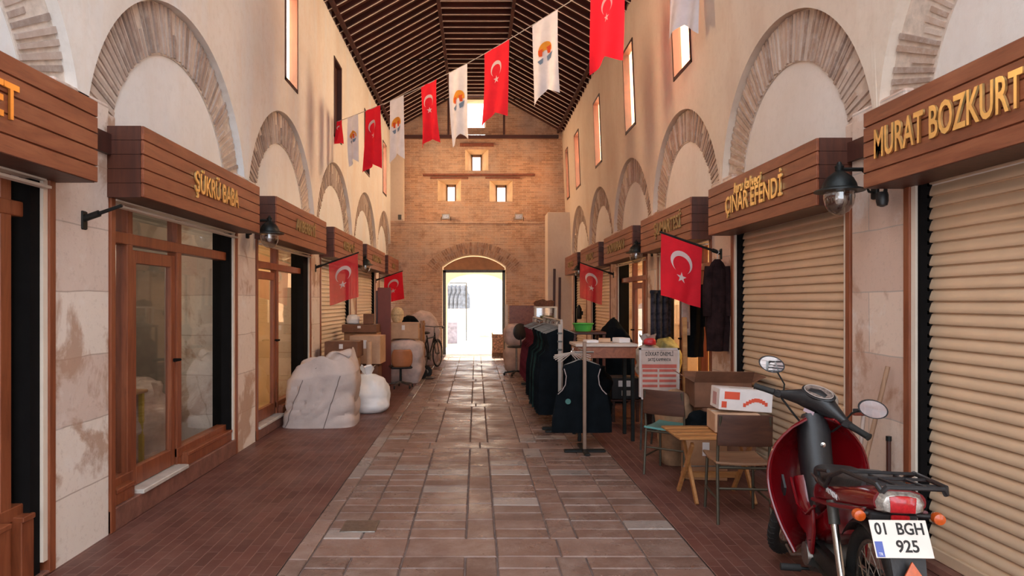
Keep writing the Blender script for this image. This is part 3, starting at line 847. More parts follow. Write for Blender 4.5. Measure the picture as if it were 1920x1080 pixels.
def front(side, a, b, label, posts, door, rail_z, sill_z, plinth=.16, end_black=.125, U=.11, kick=True):
    """glazed timber front: posts = list of (y0,y1); door = (y0,y1) or None"""
    t = thing('glazed_storefront', label, 'storefront', (side*base(side), (a+b)/2, 0))
    inv = T(-t.location[0], -t.location[1], 0)
    y0, y1 = a+.06, b-end_black
    def part(name, mat, fn, parent=t, bev=0, sm=False):
        m = MB(); fn(m); return m.xf(inv).build(name, mat, parent, smooth=sm, bevel=bev)
    part('jamb_post', wood_frame, lambda m: sbx(m, side, -.012, .2, a, a+.06, 0, 2.45, .004))
    part('jamb_post', wood_frame, lambda m: sbx(m, side, -.012, .10, b-.06, b, 0, 2.45, .004))
    part('guide_rail', cream_mat, lambda m: sbx(m, side, .0, .07, b-.10, b-.055, .08, 2.40))
    part('guide_channel', black_mat, lambda m: sbx(m, side, .02, .2, b-end_black-.02, b-.10, .0, 2.45))
    part('shutter_box', cream_mat, lambda m: (sbx(m, side, -.02, .05, a+.06, b-.10, 2.30, 2.335), sbx(m, side, -.05, .0, a+.06, b-.10, 2.255, 2.27)))
    part('plinth', tile_red, lambda m: sbx(m, side, -.01, .25, a, b, 0, plinth, .006))
    def fr(m):
        for p, q in posts: sbx(m, side, U-.045, U+.045, p, q, plinth, 2.5, .005)
        sbx(m, side, U-.05, U+.05, y0, y1, rail_z, rail_z+.085, .005)
        sbx(m, side, U-.05, U+.05, y0, y1, 2.42, 2.5, .005)
        segs = [(y0, door[0]), (door[1], y1)] if door else [(y0, y1)]
        for p, q in segs:
            if q-p > .05: sbx(m, side, U-.05, U+.05, p, q, sill_z-.08, sill_z, .005)
    part('window_frame', wood_frame, fr)
    # transom panes and window panes
    edges = [y0]+[v for pq in posts for v in pq]+[y1]
    spans = [(edges[i], edges[i+1]) for i in range(0, len(edges), 2) if edges[i+1]-edges[i] > .03]
    for p, q in spans:
        part('transom_pane', glass, lambda m: m.add([(side*(base(side)+U), yy, zz) for yy, zz in ((p, rail_z+.08), (q, rail_z+.08), (q, 2.43), (p, 2.43))], [(0,1,2,3)]))
        if door and door[0]-.02 <= (p+q)/2 <= door[1]+.02: continue
        part('window_pane', glass, lambda m: m.add([(side*(base(side)+U), yy, zz) for yy, zz in ((p, sill_z-.02), (q, sill_z-.02), (q, rail_z), (p, rail_z))], [(0,1,2,3)]))
        if kick: part('kickboard', wood_frame, lambda m: (sbx(m, side, U-.10, U+.03, p, q, plinth, sill_z-.08, .004), sbx(m, side, U-.11, U, p, q, sill_z-.085, sill_z-.055, .004)))
    if door:
        p, q = door[0]+.005, door[1]-.005; s = .075; zt = rail_z-.03; zb = plinth+.035
        d = part('door', wood_frame, lambda m: (sbx(m, side, U-.03, U+.02, p, p+s, zb, zt, .004), sbx(m, side, U-.03, U+.02, q-s, q, zb, zt, .004), sbx(m, side, U-.03, U+.02, p+s, q-s, zt-.10, zt, .004), sbx(m, side, U-.03, U+.02, p+s, q-s, zb, zb+.14, .004)))
        part('door_pane', glass, lambda m: m.add([(side*(base(side)+U), yy, zz) for yy, zz in ((p+s, zb+.12), (q-s, zb+.12), (q-s, zt-.08), (p+s, zt-.08))], [(0,1,2,3)]), d)
        part('door_handle', black_mat, lambda m: m.tube([(side*(base(side)+U-.03), q-.03, 1.1), (side*(base(side)+U-.09), q-.03, 1.1), (side*(base(side)+U-.09), q-.15, 1.1)], .011, 6), d, sm=True)
        part('door_step', marble, lambda m: sbx(m, side, -.03, .12, p-.03, q+.03, plinth-.005, plinth+.03, .006))
    return t
a, b = bay(-1, 2)
front(-1, a, b, 'timber glazed shop front with door, under the ŞÜKRÜ BABA sign', [(a+.06, a+.10), (a+.36, a+.44), (a+1.18, a+1.27)], (a+.44, a+1.18), 2.02, .33)
room(-1, a, b, room_mat, (14, (1, .85, .66)))
a, b = bay(-1, 3)
front(-1, a, b, 'timber glazed shop front behind the big woven sack', [(a+.06, a+.10), (a+1.02, a+1.10)], (a+.10, a+1.02), 2.0, .30, .12, .34)
room(-1, a, b, room_y, (18, (1, .80, .5)))  # yellow room and added lamp imitate the pane's reflection of the opposite shop
a, b = bay(-1, 1)
front(-1, a, b, 'timber shop window at the left edge of the photo with a wide kickboard', [(a+.06, a+.10), (b-.36, b-.27)], None, 2.08, .45, .02, .165)
room(-1, a, b, room_mat, (8, (1, .9, .75)))
a, b = bay(1, 3)
front(1, a, b, 'open timber shop front hung with dark clothes, lit yellow inside', [(a+.55, a+.63), (a+1.35, a+1.43)], (a+.63, a+1.35), 1.98, .5, .10)
room(1, a, b, room_y, (50, (1, .76, .42)))
a, b = bay(1, 4)
front(1, a, b, 'timber shop front with a tall pale doorway, right side between two lanterns', [(a+.5, a+.58), (a+1.25, a+1.33)], (a+.58, a+1.25), 1.95, .5, .10)
room(1, a, b, room_y, (36, (1, .76, .42)))

# ================================================================ lanterns and flag poles
def lantern(side, y, label):
    t = thing('wall_lantern', label, 'lantern', (side*base(side), y, 2.49), 0, )
    s = -side
    a = MB(); a.tube([(0, 0, 0), (s*.25, 0, 0), (s*.27, 0, -.01)], .014, 8); a.tube([(0, 0, -.16), (s*.05, 0, -.15), (s*.075, 0, -.09), (s*.06, 0, -.04), (s*.10, 0, -.0)], .009, 6)
    a.tube([(s*.02, 0, .0), (s*.03, 0, .045), (s*.06, 0, .05), (s*.06, 0, .02)], .008, 6)
    a.build('bracket_arm', iron, t)
    MB().bbox(-.012 if s > 0 else -.02, .02 if s > 0 else .012, -.035, .035, -.20, .06).build('wall_plate', iron, t)
    cm = T(s*.25, 0, 0)
    MB().lathe([(.012, .05), (.02, .03), (.03, .02), (.022, -.01), (.05, -.03), (.085, -.06), (.105, -.10), (.11, -.125), (.155, -.14), (.158, -.15), (.11, -.155), (.10, -.15), (.01, -.14)], cm).build('lantern_hood', iron, t)
    MB().lathe([(.095, -.155), (.098, -.19), (.088, -.24), (.06, -.285), (.025, -.305), (.002, -.31)], cm, 24).build('glass_dome', glass_clear, t)
    MB().lathe([(.012, -.13), (.02, -.16), (.03, -.20), (.02, -.23), (.003, -.24)], cm, 12).build('bulb', simple('bulb', (.6, .55, .5), .2, 0, .02), t)
    return t
lantern(-1, LP[3], 'black wall lantern with glass dome, nearest lantern on the left wall')
lantern(-1, LP[5], 'small black wall lantern farther down on the left wall, by the thin hanging flag')
lantern(1, RP[2], 'large black wall lantern beside the ÇINAR EFENDİ sign, nearest on the right')
lantern(1, RP[4], 'black wall lantern on the right wall, left of the larger right-hand flag')
lantern(1, RP[6], 'farthest and smallest lantern on the right wall, beside the smaller right flag')
def pole(side, y, label, L=.72):
    t = thing('flag_pole', label, 'flag pole', (side*base(side), y, 2.13))
    s = -side
    MB().cyl((0, 0, 0), (s*L*.945, 0, L*.33), .014, .011, 8).build('pole', iron, t)
    MB().bbox(-.01, .01, -.03, .03, -.07, .05).build('wall_plate', iron, t)
    MB().cyl((0, 0, 0), (s*.10, 0, .035), .022, n=10).build('socket', iron, t)
    return t
pole(-1, LP[2], 'short bare black pole bracket with no flag, on the nearest left pillar', .26)
pole(-1, LP[4], 'thin black pole holding the larger left flag')
pole(-1, LP[6]-.2, 'thin black pole holding the small bright flag by the end wall')
pole(1, RP[3], 'black pole holding the larger right flag by the hanging coat')
pole(1, RP[5], 'thin black pole holding the smaller right flag')

def crescent_pts(n=22):
    """outer and inner arcs of the crescent, opening to +x; unit = flag height"""
    R1, R2, d = .25, .20, .0625
    a1 = math.acos((R1*R1-R2*R2+d*d)/(2*d*R1)); a2 = math.atan2(R1*math.sin(a1), R1*math.cos(a1)-d)
    o = [(R1*math.cos(a1+(2*PI-2*a1)*i/n), R1*math.sin(a1+(2*PI-2*a1)*i/n)) for i in range(n+1)]
    q = [(d+R2*math.cos(a2+(2*PI-2*a2)*i/n), R2*math.sin(a2+(2*PI-2*a2)*i/n)) for i in range(n+1)]
    return o, q
def emblem(mb, surf, cx, cy, rot, sc, which='both', asp=1.0):
    """draws crescent + star through the cloth mapping surf(u,v,off)"""
    def mp(p, off):
        x, y = p; c, s = math.cos(rot), math.sin(rot)
        return surf(cx+(x*c-y*s)*sc*asp, cy+(x*s+y*c)*sc, off)
    for off in (.006, -.006):
        o, q = crescent_pts()
        n = len(o); mb.add([mp(p, off) for p in o]+[mp(p, off) for p in q], [(i, i+1, n+i+1, n+i) for i in range(n-1)])
        sx, r1 = .335, .125; pts = []
        for k in range(10):
            r = r1 if k % 2 == 0 else r1*.382; a = PI+k*PI/5
            pts.append((sx+r*math.cos(a), r*math.sin(a)))
        mb.add([mp((sx, 0), off)]+[mp(p, off) for p in pts], [(0, 1+k, 1+(k+1) % 10) for k in range(10)])
def hung_flag(side, y, label, mat, seed):
    t = thing('national_flag', label, 'flag', (side*base(side), y, 2.13), 0)
    s = -side; W = .46; H = .68
    rnd_ = random.Random(seed); ph = rnd_.uniform(0, 6)
    def surf(u, v, off=0):   # u 0 at the pole tip .. 1 near the wall ; v 0 top .. 1 bottom
        L = .70-(.70-.22)*u
        x = s*L*.945+s*.03*v*(1-u)-s*.05*v*math.sin(u*3+ph)*.6; z = L*.33-.014-v*H*(1-.03*u)
        yy = .035*v*math.sin(u*7+ph+v*1.5)+.012*math.sin(u*15+v*3)*v
        return (x, yy+off, z)
    MB().grid(surf, 18, 20).build('cloth', mat, t)
    e = MB(); emblem(e, surf, .50, .36, PI/2, .74, asp=1.05*H/W*.98)
    e.build('crescent_and_star', flag_white, t)
    return t
hung_flag(-1, LP[4], 'larger left red flag with white crescent, hanging in front of the closed shutter', flag_thin, 1)
hung_flag(-1, LP[6]-.2, 'small bright red flag with white crescent beside the end wall', flag_red, 2)
hung_flag(1, RP[3], 'larger right red flag with white crescent, above the poster board', flag_red, 3)
hung_flag(1, RP[5], 'smaller right red flag with white crescent, in front of a closed shutter', flag_thin, 4)

# ================================================================ bunting across the hall
def on_string(t): return Vector((-2.5+5.0*t, 11.9-3.9*t-.6*t**5, 4.80+.76*t+.56*t*t-.50*t**9-.10*math.sin(PI*t)))
def t_of(px):
    lo, hi = 0, 1
    for _ in range(40):
        m = (lo+hi)/2; p = on_string(m)
        if 893+1250*p.x/p.y < px: lo = m
        else: hi = m
    return lo
st = MB().tube([on_string(i/40) for i in range(41)], .006, 5).build('bunting_string', string_mat)
tag(st, 'thin cord strung diagonally across the hall carrying red and white banners', 'cord')
def banner(px, px1, h, kind, label, seed, fold=.02, curl=0):
    t0, t1 = t_of(px), t_of(px1); p0, p1 = on_string(t0), on_string(t1)
    c = (p0+p1)/2; t = thing('hanging_banner', label, 'banner', c)
    W = (p1-p0).length; u_ = (p1-p0).normalized(); nrm = Vector((u_.y, -u_.x, 0)).normalized()
    if nrm.y > 0: nrm = -nrm
    rn = random.Random(seed); ph = rn.uniform(0, 6)
    sk = rn.uniform(-.03, .03)
    def surf(u, v, off=0):
        notch = .13*(1-abs(2*u-1))*max(0, (v-.72)/.28)
        p = (p0-c)+(p1-p0)*u+Vector((0, 0, -h*v+notch*h))
        w = fold*(.15+v)*math.sin(u*6.3*1.6+ph+v*2)+curl*v*v
        p += nrm*(w+off)+Vector((sk*v*v, 0, 0))
        return tuple(p)
    m = banner_white if kind == 'w' else flag_red
    MB().grid(surf, 24, 40).build('cloth', m, t)
    if kind == 'r':
        e = MB(); emblem(e, surf, .5, .29, PI/2, .42, asp=.8*h/W); e.build('crescent_and_star', flag_white, t)
    else:
        def disc(cx, cy, r, a0, a1, col_o, r0=0, off_=.008, stretch=1):
            e = MB(); n = 18
            for off in (off_, -off_):
                o = [surf(cx+r*math.cos(a0+(a1-a0)*i/n)*h/W, cy-r*stretch*math.sin(a0+(a1-a0)*i/n), off) for i in range(n+1)]
                q = [surf(cx+r0*math.cos(a0+(a1-a0)*i/n)*h/W, cy-r0*stretch*math.sin(a0+(a1-a0)*i/n), off) for i in range(n+1)]
                e.add(o+q, [(i, i+1, n+2+i, n+1+i) for i in range(n)])
            return e
        disc(.5, .40, .10, -.35, PI+.35, None, .0).build('sun_print', print_orange, t)
        e = MB()
        for off in (.013, -.013):
            for x0, x1 in ((.26, .43), (.56, .73)):
                q = [surf(x0, .375, off), surf(x1, .375, off), surf(x1-.02, .465, off), surf(x0+.04, .455, off)]
                e.add(q, [(0,1,2,3)])
        e.build('arch_print', print_red, t)
        e = MB()
        for off in (.009, -.009):
            e.add([surf(.22, .50, off), surf(.44, .485, off), surf(.42, .545, off), surf(.33, .555, off)], [(0,1,2,3)])
            e.add([surf(.56, .485, off), surf(.80, .46, off), surf(.72, .53, off), surf(.58, .545, off)], [(0,1,2,3)])
        e.build('wave_print', print_blue, t)
    return t
BN = [(625, 641, .42, 'r', 'leftmost scrap of red banner, folded under the dark window', .05),
      (652, 671, .86, 'w', 'leftmost white banner, against the plaster wall', .03),
      (685, 713, 1.06, 'r', 'red banner second from the left, folded lengthwise beside the plaster wall', .05),
      (731, 757, 1.05, 'w', 'white banner between the left plaster wall and the narrow folded red banner', .015),
      (789, 819, .98, 'r', 'narrow folded red banner in front of the left roof slope', .05),
      (842, 876, 1.14, 'w', 'white banner in front of the gable window, left of it', .03),
      (908, 955, 1.10, 'r', 'red banner just right of the gable window, with crescent opening downward', .025),
      (998, 1046, 1.12, 'w', 'large white banner with orange sun print, second white one from the right', .02),
      (1108, 1170, 1.12, 'r', 'largest red banner at the top of the photo, its upper part cut off', .03),
      (1256, 1322, 1.06, 'w', 'rightmost white banner, cut off by the top edge of the photo', .03)]
for i, (a, b, h, k, lab, fo) in enumerate(BN): banner(a, b, h, k, lab, 20+i, fo, curl=.03 if i % 3 == 0 else -.02)

# security cameras
t = thing('security_camera', 'small black security camera under the MURAT BOZKURT sign', 'camera', (XR-.06, 4.30, 2.30))
MB().cyl((0, 0, .02), (-.02, -.02, -.02), .012).build('mount', black_plastic, t)
MB().lathe([(.03, .04), (.036, .02), (.036, -.02), (.03, -.045), (.01, -.055)], T(-.04, -.03, -.04)).build('camera_head', black_plastic, t)
# ================================================================ goods and furniture
from mathutils import noise as mn
def crumple(p, seed, amp, f): return amp*mn.fractal(Vector(p)*f+Vector((seed, seed*2.1, 0)), 1.0, 2.0, 4)
def carton(label, x0, x1, y0, y1, z0, z1, mat=None, rz=0, open_=False, tape=True, group=None, tilt=0, cat='box', name='cardboard_box'):
    cx, cy = (x0+x1)/2, (y0+y1)/2
    t = thing(name, label, cat, (cx, cy, z0), rz, group)
    a, b, h = (x1-x0)/2, (y1-y0)/2, z1-z0; mat = mat or card
    m = MB()
    if open_:
        w_ = .006
        m.box(-a, a, -b, b, 0, w_)
        for q in ((-a, -a+w_, -b, b), (a-w_, a, -b, b), (-a, a, -b, -b+w_), (-a, a, b-w_, b)): m.box(*q, 0, h)
        m.build('box_body', mat, t, smooth=False)
        for k, (p, ang) in enumerate((((-a, 0), .5), ((a, 0), -.4), ((0, -b), .9), ((0, b), -.3))):
            f = MB()
            if k < 2: f.box(0, (.14 if k == 0 else -.14), -b, b, -.003, .003); f.xf(T(p[0], 0, h) @ R(PI+ang if k == 0 else -PI+ang, 'Y'))
            else: f.box(-a, a, 0, (.14 if k == 2 else -.14), -.003, .003); f.xf(T(0, p[1], h) @ R(-PI-ang if k == 2 else PI-ang, 'X'))
            f.build('flap', mat, t, smooth=False)
    else:
        m.bbox(-a, a, -b, b, 0, h, .006).build('box_body', mat, t)
        if tape:
            MB().box(-a*.98, a*.98, -.028, .028, h-.001, h+.002).build('tape', tape_mat, t, smooth=False)
            MB().box(-.03, .03, -b-.002, -b+.001, h*.55, h*.85).build('paper_label', white_card, t, smooth=False)
    return t
def blob(name, label, cat, loc, r, mat, seed, amp=.06, f=3, rz=0, flat=.55, knot=None, square=2.4, top=1.0, group=None, seams=None):
    t = thing(name, label, cat, loc, rz, group)
    rx, ry, h = r; m = MB(); n = 44; K = 30; rings = []
    for i in range(K+1):
        v = i/K; ring = []
        if v < flat: q = (1-(1-v/flat)**5*.22)
        else: q = max(0, 1-((v-flat)/(1-flat))**2.4)**.5*top+(1-top)*0
        q = max(q, .05)
        for j in range(n):
            a = 2*PI*j/n; ca, sa = math.cos(a), math.sin(a)
            e = (abs(ca)**square+abs(sa)**square)**(-1/square)
            x, y, z = ca*e*rx*q, sa*e*ry*q, v*h
            d = crumple((x, y, z), seed, amp, f)*min(1, v*6+.15)
            ln = math.hypot(x, y)+1e-5
            ring.append((x+x/ln*d, y+y/ln*d, max(0, z+d*.5*(1 if v > .1 else 0))))
        rings.append(ring)
    m.loft(rings, True, True).build('sack_body' if 'sack' in name else 'bag_body', mat, t)
    if knot:
        k = MB(); kx, kz = knot
        rr = [(.10, -.07), (.035, .0), (.045, .03), (.09, .10), (.11, .14)]
        rings = [[(kx+q*math.cos(2*PI*j/14)*(1+.3*math.sin(j*3+i)), q*math.sin(2*PI*j/14), kz+z+.02*math.sin(j*2.3)) for j in range(14)] for i, (q, z) in enumerate(rr)]
        k.loft(rings, True, False).build('gathered_neck', mat, t)
    return t

# --- big woven sack
t = thing('woven_sack', 'large off-white woven bulk sack standing open-topped before the left shop front', 'sack', (-2.03, 8.78, 0), .04)
m = MB(); n = 64; K = 40; rings = []
for i in range(K+1):
    v = i/K; ring = []
    for j in range(n):
        a = 2*PI*j/n; ca, sa = math.cos(a), math.sin(a); e = (abs(ca)**4.5+abs(sa)**4.5)**(-1/4.5)
        q = (1-.10*v+.03*math.sin(v*PI)) if v < .78 else .93-(v-.78)*.9
        x, y = ca*e*.47*q+.05*v, sa*e*.40*q; z = v*.84*(1+.10*ca)
        if v > .72: z += .06*(v-.72)/.28*math.sin(a*3+.6)+.05*math.sin(a*7)*(v-.72)
        g = math.sin(17*(z*.8-x*.95)+2.6*math.sin(3.3*x+y*4)+1.4*math.sin(6*z))
        fold = .055*(1-abs(g)**.6)*math.sin(min(1, v*1.3)*PI)**.7
        d = -fold+crumple((x, y, z), 4, .022, 5)*min(1, v*5)
        ln = math.hypot(x, y)+1e-5; ring.append((x+x/ln*d, y+y/ln*d, z))
    rings.append(ring)
inner = [[(x*.86+.005, y*.86, z-.10-.03*math.sin(j)) for j, (x, y, z) in enumerate(rings[-1])], [(x*.3, y*.3, z-.24) for x, y, z in rings[-1]]]
m.loft(rings+inner, True, True).build('sack_body', sack_mat, t)
seam_m = simple('seam_thread', (.22, .17, .15), .8)
for aj in (40.0, 50.0):
    pts = []
    for i_ in range(0, 31):
        q = aj+.12*i_; k_ = int(q); f_ = q-k_
        pts.append(Vector(rings[i_][k_]).lerp(Vector(rings[i_][(k_+1) % 64]), f_)+Vector((0, -.006, 0)))
    MB().tube(pts, .0055, 5).build('sewn_seam', seam_m, t)
fl = MB().grid(lambda u, v: (-.02+.42*u, -.10-.25*(1-u)+.10*v+.04*math.sin(v*6), .745+.17*math.sin(u*2.2)*(.4+v)+.03*math.sin(u*9+v*5)), 14, 10)
fl.build('turned_out_flap', sack_mat, t, solid=.006)
blob('white_bag', 'round tied white plastic bag beside the big woven sack', 'bag', (-1.58, 9.72, 0), (.31, .30, .54), bag_white, 9, .05, 3.2, flat=.35, knot=(0, .52), square=2.1)

# --- left goods pile
carton('lowest cardboard box of the near left stack behind the round white bag', -2.36, -1.86, 10.4, 10.85, .0, .44, card)
carton('middle cardboard box of the near left stack, between two cartons', -2.38, -1.88, 10.42, 10.86, .445, .72, card_l, .03)
carton('dark brown carton with a pale label on top of the near left stack', -2.36, -1.84, 10.38, 10.84, .725, .97, card_d, -.03)
t = thing('paper_roll', 'pale upright paper roll between two cartons in the left goods pile', 'roll', (-1.73, 10.75, 0))
MB().cyl((0, 0, 0), (0, 0, .95), .045, n=16).build('roll_body', card_l, t); MB().cyl((0, 0, .95), (0, 0, .953), .02, n=12).build('roll_core', card_d, t)
carton('plain brown carton on the floor below the big pale carton, left pile', -2.14, -1.66, 11.25, 11.7, 0, .54, card_d)
carton('big pale square carton right of the dark brown carton', -2.12, -1.60, 11.2, 11.7, .545, 1.02, card_l, -.05)
carton('large cardboard box standing under the long flat box, against the left shutter', -2.40, -1.80, 12.1, 12.7, 0, 1.03, card)
carton('long flat reddish box lying on top of the left pile', -2.42, -1.80, 12.0, 12.5, 1.035, 1.18, card_d, 0)
carton('small dark square box on top of the long flat reddish box', -2.06, -1.88, 12.1, 12.3, 1.185, 1.37, card_d, .1, tape=False)
blob('white_bag', 'small pale bag on the long flat reddish box, against the shutter', 'bag', (-2.26, 12.28, 1.185), (.12, .12, .17), bag_white, 3, .03, 5, flat=.4)
t = thing('upright_board', 'tall upright red-brown board standing in the left goods pile', 'board', (-1.74, 12.62, 0))
MB().bbox(-.125, .125, -.02, .02, 0, 1.86, .004).build('panel', red_board, t); MB().box(-.155, -.125, -.03, .03, 0, 1.80).build('edge_batten', wood_dark, t, smooth=False)
blob('wrapped_bundle', 'wrapped pale bundle on the floor behind the low brown chair', 'bundle', (-1.42, 13.25, 0), (.37, .32, .86), sheet_mat, 12, .05, 3, flat=.8, square=5)
carton('pinkish carton on top of the wrapped pale bundle', -1.72, -1.14, 13.02, 13.5, .87, 1.18, card_l, .02)
t = thing('round_basket', 'small round pale basket on the pinkish carton, beside the upright board', 'basket', (-1.56, 13.2, 1.185))
MB().lathe([(.08, 0), (.11, .05), (.13, .14), (.12, .22), (.08, .28), (.02, .30)], None, 20).build('basket_body', simple('straw', (.68, .50, .28), .8, 0, .15, 30, .4), t)
MB().tube([(.125*math.cos(a), .125*math.sin(a), .15) for a in [2*PI*k/20 for k in range(20)]], .012, 6, closed=True).build('rim', simple('straw_rim', (.5, .34, .18), .8), t)
t = thing('office_chair', 'low swivel chair with brown-orange backrest, in the left goods pile', 'chair', (-1.40, 12.35, 0), .25)
MB().grid(lambda u, v: ((-.19+.38*u)*(1-.25*abs(2*v-1)**3), -.20+.05*(2*u-1)**2-.03*v, .40+.32*v), 12, 10).build('backrest', orange_vinyl, t, solid=.025)
MB().bbox(-.20, .20, -.17, .20, .36, .41, .02).build('seat', black_plastic, t)
MB().cyl((0, 0, .12), (0, 0, .36), .022).build('column', iron, t)
for k in range(5):
    a = 2*PI*k/5+.3; l = MB().tube([(0, 0, .11), (.24*math.cos(a), .24*math.sin(a), .065)], [.02, .013], 6).build('leg', steel_mat, t)
    MB().cyl((.24*math.cos(a)-.012, .24*math.sin(a), .028), (.24*math.cos(a)+.012, .24*math.sin(a), .028), .028, n=10).build('caster', rubber, l)
t = thing('hand_truck', 'wooden hand truck with small black wheels beside the wrapped bundle', 'hand truck', (-1.12, 13.9, 0), 1.30)
for s in (-1, 1):
    MB().bbox(-.02+s*.07, .02+s*.07, -.02, .02, .06, 1.20).build('upright', wood_pine if s > 0 else wood_old, t)
    wl = MB(); wl.lathe([(.03, -.025), (.115, -.022), (.125, 0), (.115, .022), (.03, .025)], T(s*.15, -.04, .125) @ R(PI/2, 'Y'), 22); wl.build('wheel', rubber, t)
    MB().cyl((s*.15-.03, -.04, .125), (s*.15+.03, -.04, .125), .045).build('hub', grey_enamel, t)
for z in (.35, .75, 1.1): MB().box(-.09, .09, -.03, -.015, z, z+.05).build('rung', wood_old, t, smooth=False)
MB().box(-.16, .16, -.28, 0, .02, .03).build('toe_plate', steel_mat, t, smooth=False)
MB().cyl((-.15, -.04, .125), (.15, -.04, .125), .012).build('axle', iron, t)

# bicycle
t = thing('bicycle', 'bicycle parked left of the gateway against a draped mound', 'bicycle', (-1.10, 15.9, 0), -.30)
for y in (-.50, .50):
    wl = MB().tube([(0, y+.31*math.cos(a), .32+.31*math.sin(a)) for a in [2*PI*k/32 for k in range(32)]], .019, 8, closed=True).build('wheel', rubber, t)
    MB().tube([(0, y+.285*math.cos(a), .32+.285*math.sin(a)) for a in [2*PI*k/32 for k in range(32)]], .009, 6, closed=True).build('rim', steel_mat, wl)
    sp = MB()
    for k in range(14): sp.cyl((0, y, .32), (0, y+.28*math.cos(k*PI/7), .32+.28*math.sin(k*PI/7)), .0025, n=4)
    sp.build('spokes', steel_mat, wl); MB().cyl((-.04, y, .32), (.04, y, .32), .02, n=10).build('hub', steel_mat, wl)
    MB().tube([(0, y+.34*math.cos(a), .32+.34*math.sin(a)) for a in [math.radians(20+130*k/10) for k in range(11)]], .012, 6, flat=2).build('mudguard', iron, t)
f = MB()
for p, q in (((0, .30, .78), (0, -.05, .30)), ((0, .30, .74), (0, -.20, .72)), ((0, -.22, .80), (0, -.05, .30)), ((0, -.05, .30), (0, -.50, .32)), ((0, -.20, .72), (0, -.50, .32)), ((0, .30, .84), (0, .36, .60))): f.cyl(p, q, .016, n=8)
f.build('frame', iron, t)
for s in (-1, 1): MB().tube([(0, .33, .70), (s*.045, .37, .60), (s*.045, .50, .32)], .011, 6).build('fork_blade', iron, t)
MB().tube([(-.28, .16, .98), (-.24, .28, 1.0), (0, .29, .98), (.24, .28, 1.0), (.28, .16, .98)], .012, 8).build('handlebar', steel_mat, t)
for s in (-1, 1): MB().cyl((s*.28, .17, .98), (s*.29, .05, .97), .016).build('grip', rubber, t)
MB().ball((0, -.25, .86), (.085, .14, .035)).build('saddle', black_plastic, t)
MB().cyl((0, .29, .84), (0, .29, .98), .014).build('stem', steel_mat, t)
MB().cyl((-.02, -.05, .30), (.02, -.05, .30), .09, n=18).build('chainring', iron_grey, t)
for s in (-1, 1): MB().cyl((s*.03, -.05, .30), (s*.08, -.05-.12*s, .30-.1*s), .009, n=6).build('crank', iron_grey, t)
blob('draped_mound', 'tall mound under a pale pinkish sheet behind the bicycle', 'mound', (-1.40, 17.0, 0), (.48, .36, 1.38), sheet_mat, 22, .09, 2.2, flat=.45, square=2.6)
blob('dark_cloth_heap', 'dark patterned cloth heaped over the top of the draped mound', 'cloth', (-1.62, 15.9, .935), (.26, .20, .32), black_cloth, 31, .07, 4, flat=.3)
carton('carton on the floor under the dark cloth heap, left of the bicycle', -1.95, -1.35, 15.6, 16.1, 0, .93, card_l)

# --- right: clothes racks
def garment_mesh(w=.30, h=.74, seed=0):
    m = MB(); rings = []; prof = [(.045, .012, 0), (.06, .02, -.015), (.62*w/1, .025, -.05), (.66*w, .03, -.10), (.56*w, .03, -.20), (.62*w, .035, -.30), (.88*w, .035, -.36), (.94*w, .035, -.5), (1.0*w, .035, -.62), (1.03*w, .035, -h)]
    for i, (a, b, z) in enumerate(prof):
        rings.append([(a*math.cos(2*PI*j/28)+.006*math.sin(j*2+i+seed), (b+.010*math.sin(j*2.2+seed)*(i/9))*math.sin(2*PI*j/28), z) for j in range(28)])
    return m.loft(rings, True, True)
def hanger(parent, mat=steel_mat):
    MB().tube([(0, 0, .02), (0, 0, .06), (.018, 0, .085), (.0, 0, .105), (-.018, 0, .09)], .0035, 5).build('hanger_hook', mat, parent)
    MB().tube([(-.19, 0, -.055), (0, 0, .02), (.19, 0, -.055)], .007, 6).build('hanger_bar', mat, parent)
def garment(label, loc, mat, rz=0, group=None, w=.30, h=.74, name='hanging_vest', cat='garment', seed=0):
    t = thing(name, label, cat, loc, rz, group)
    garment_mesh(w, h, seed).build('cloth_body', mat, t); hanger(t)
    return t
def rack(label, x, y0, y1, z, name='garment_rack'):
    t = thing(name, label, 'rack', (x, (y0+y1)/2, 0)); L = (y1-y0)/2
    MB().cyl((0, -L, z), (0, L, z), .014, n=10).build('hanging_rail', steel_mat, t)
    for s in (-1, 1):
        MB().bbox(-.018, .018, s*L-.018, s*L+.018, .04, z, .004).build('post', simple('rack_post', (.40, .30, .25), .45, .4, .1), t)
        MB().bbox(-.24, .24, s*L-.025, s*L+.025, .0, .04, .006).build('foot_bar', iron, t)
    return t
t = thing('display_stand', 'single-pole display stand on a dark flat foot, holding the nearest black vest', 'stand', (1.15, 7.08, 0))
MB().bbox(-.019, .019, -.012, .012, .03, 1.17, .004).build('post', simple('stand_post', (.27, .17, .12), .4, .5, .1), t)
MB().bbox(-.22, .22, -.035, .035, 0, .03, .008).build('foot_bar', iron, t)
MB().bbox(-.03, .03, -.20, .34, 0, .028, .008).build('foot_bar', iron, t)
MB().cyl((-.10, .02, 1.06), (.10, .02, 1.06), .01).build('cross_bar', steel_mat, t)
MB().cyl((0, .0, 1.07), (0, .40, 1.07), .01).build('hanging_rail', steel_mat, t)
v = garment('nearest black vest with pale armhole piping, hung on the single-pole stand', (1.14, 7.20, .965), black_cloth, 0, None, .315, .78)
for s in (-1, 1):
    pip = MB().tube([(s*.195, -.030, -.09), (s*.172, -.034, -.17), (s*.182, -.038, -.26), (s*.215, -.038, -.32), (s*.262, -.030, -.365)], .0055, 5).build('armhole_piping', simple('piping', (.42, .33, .31), .7), v)
MB().lathe([(.001, 0), (.030, 0), (.030, .004), (.001, .004)], T(-.155, -.044, -.44) @ R(PI/2, 'X'), 16).build('round_print', simple('teal_print', (.05, .16, .14), .6), v)
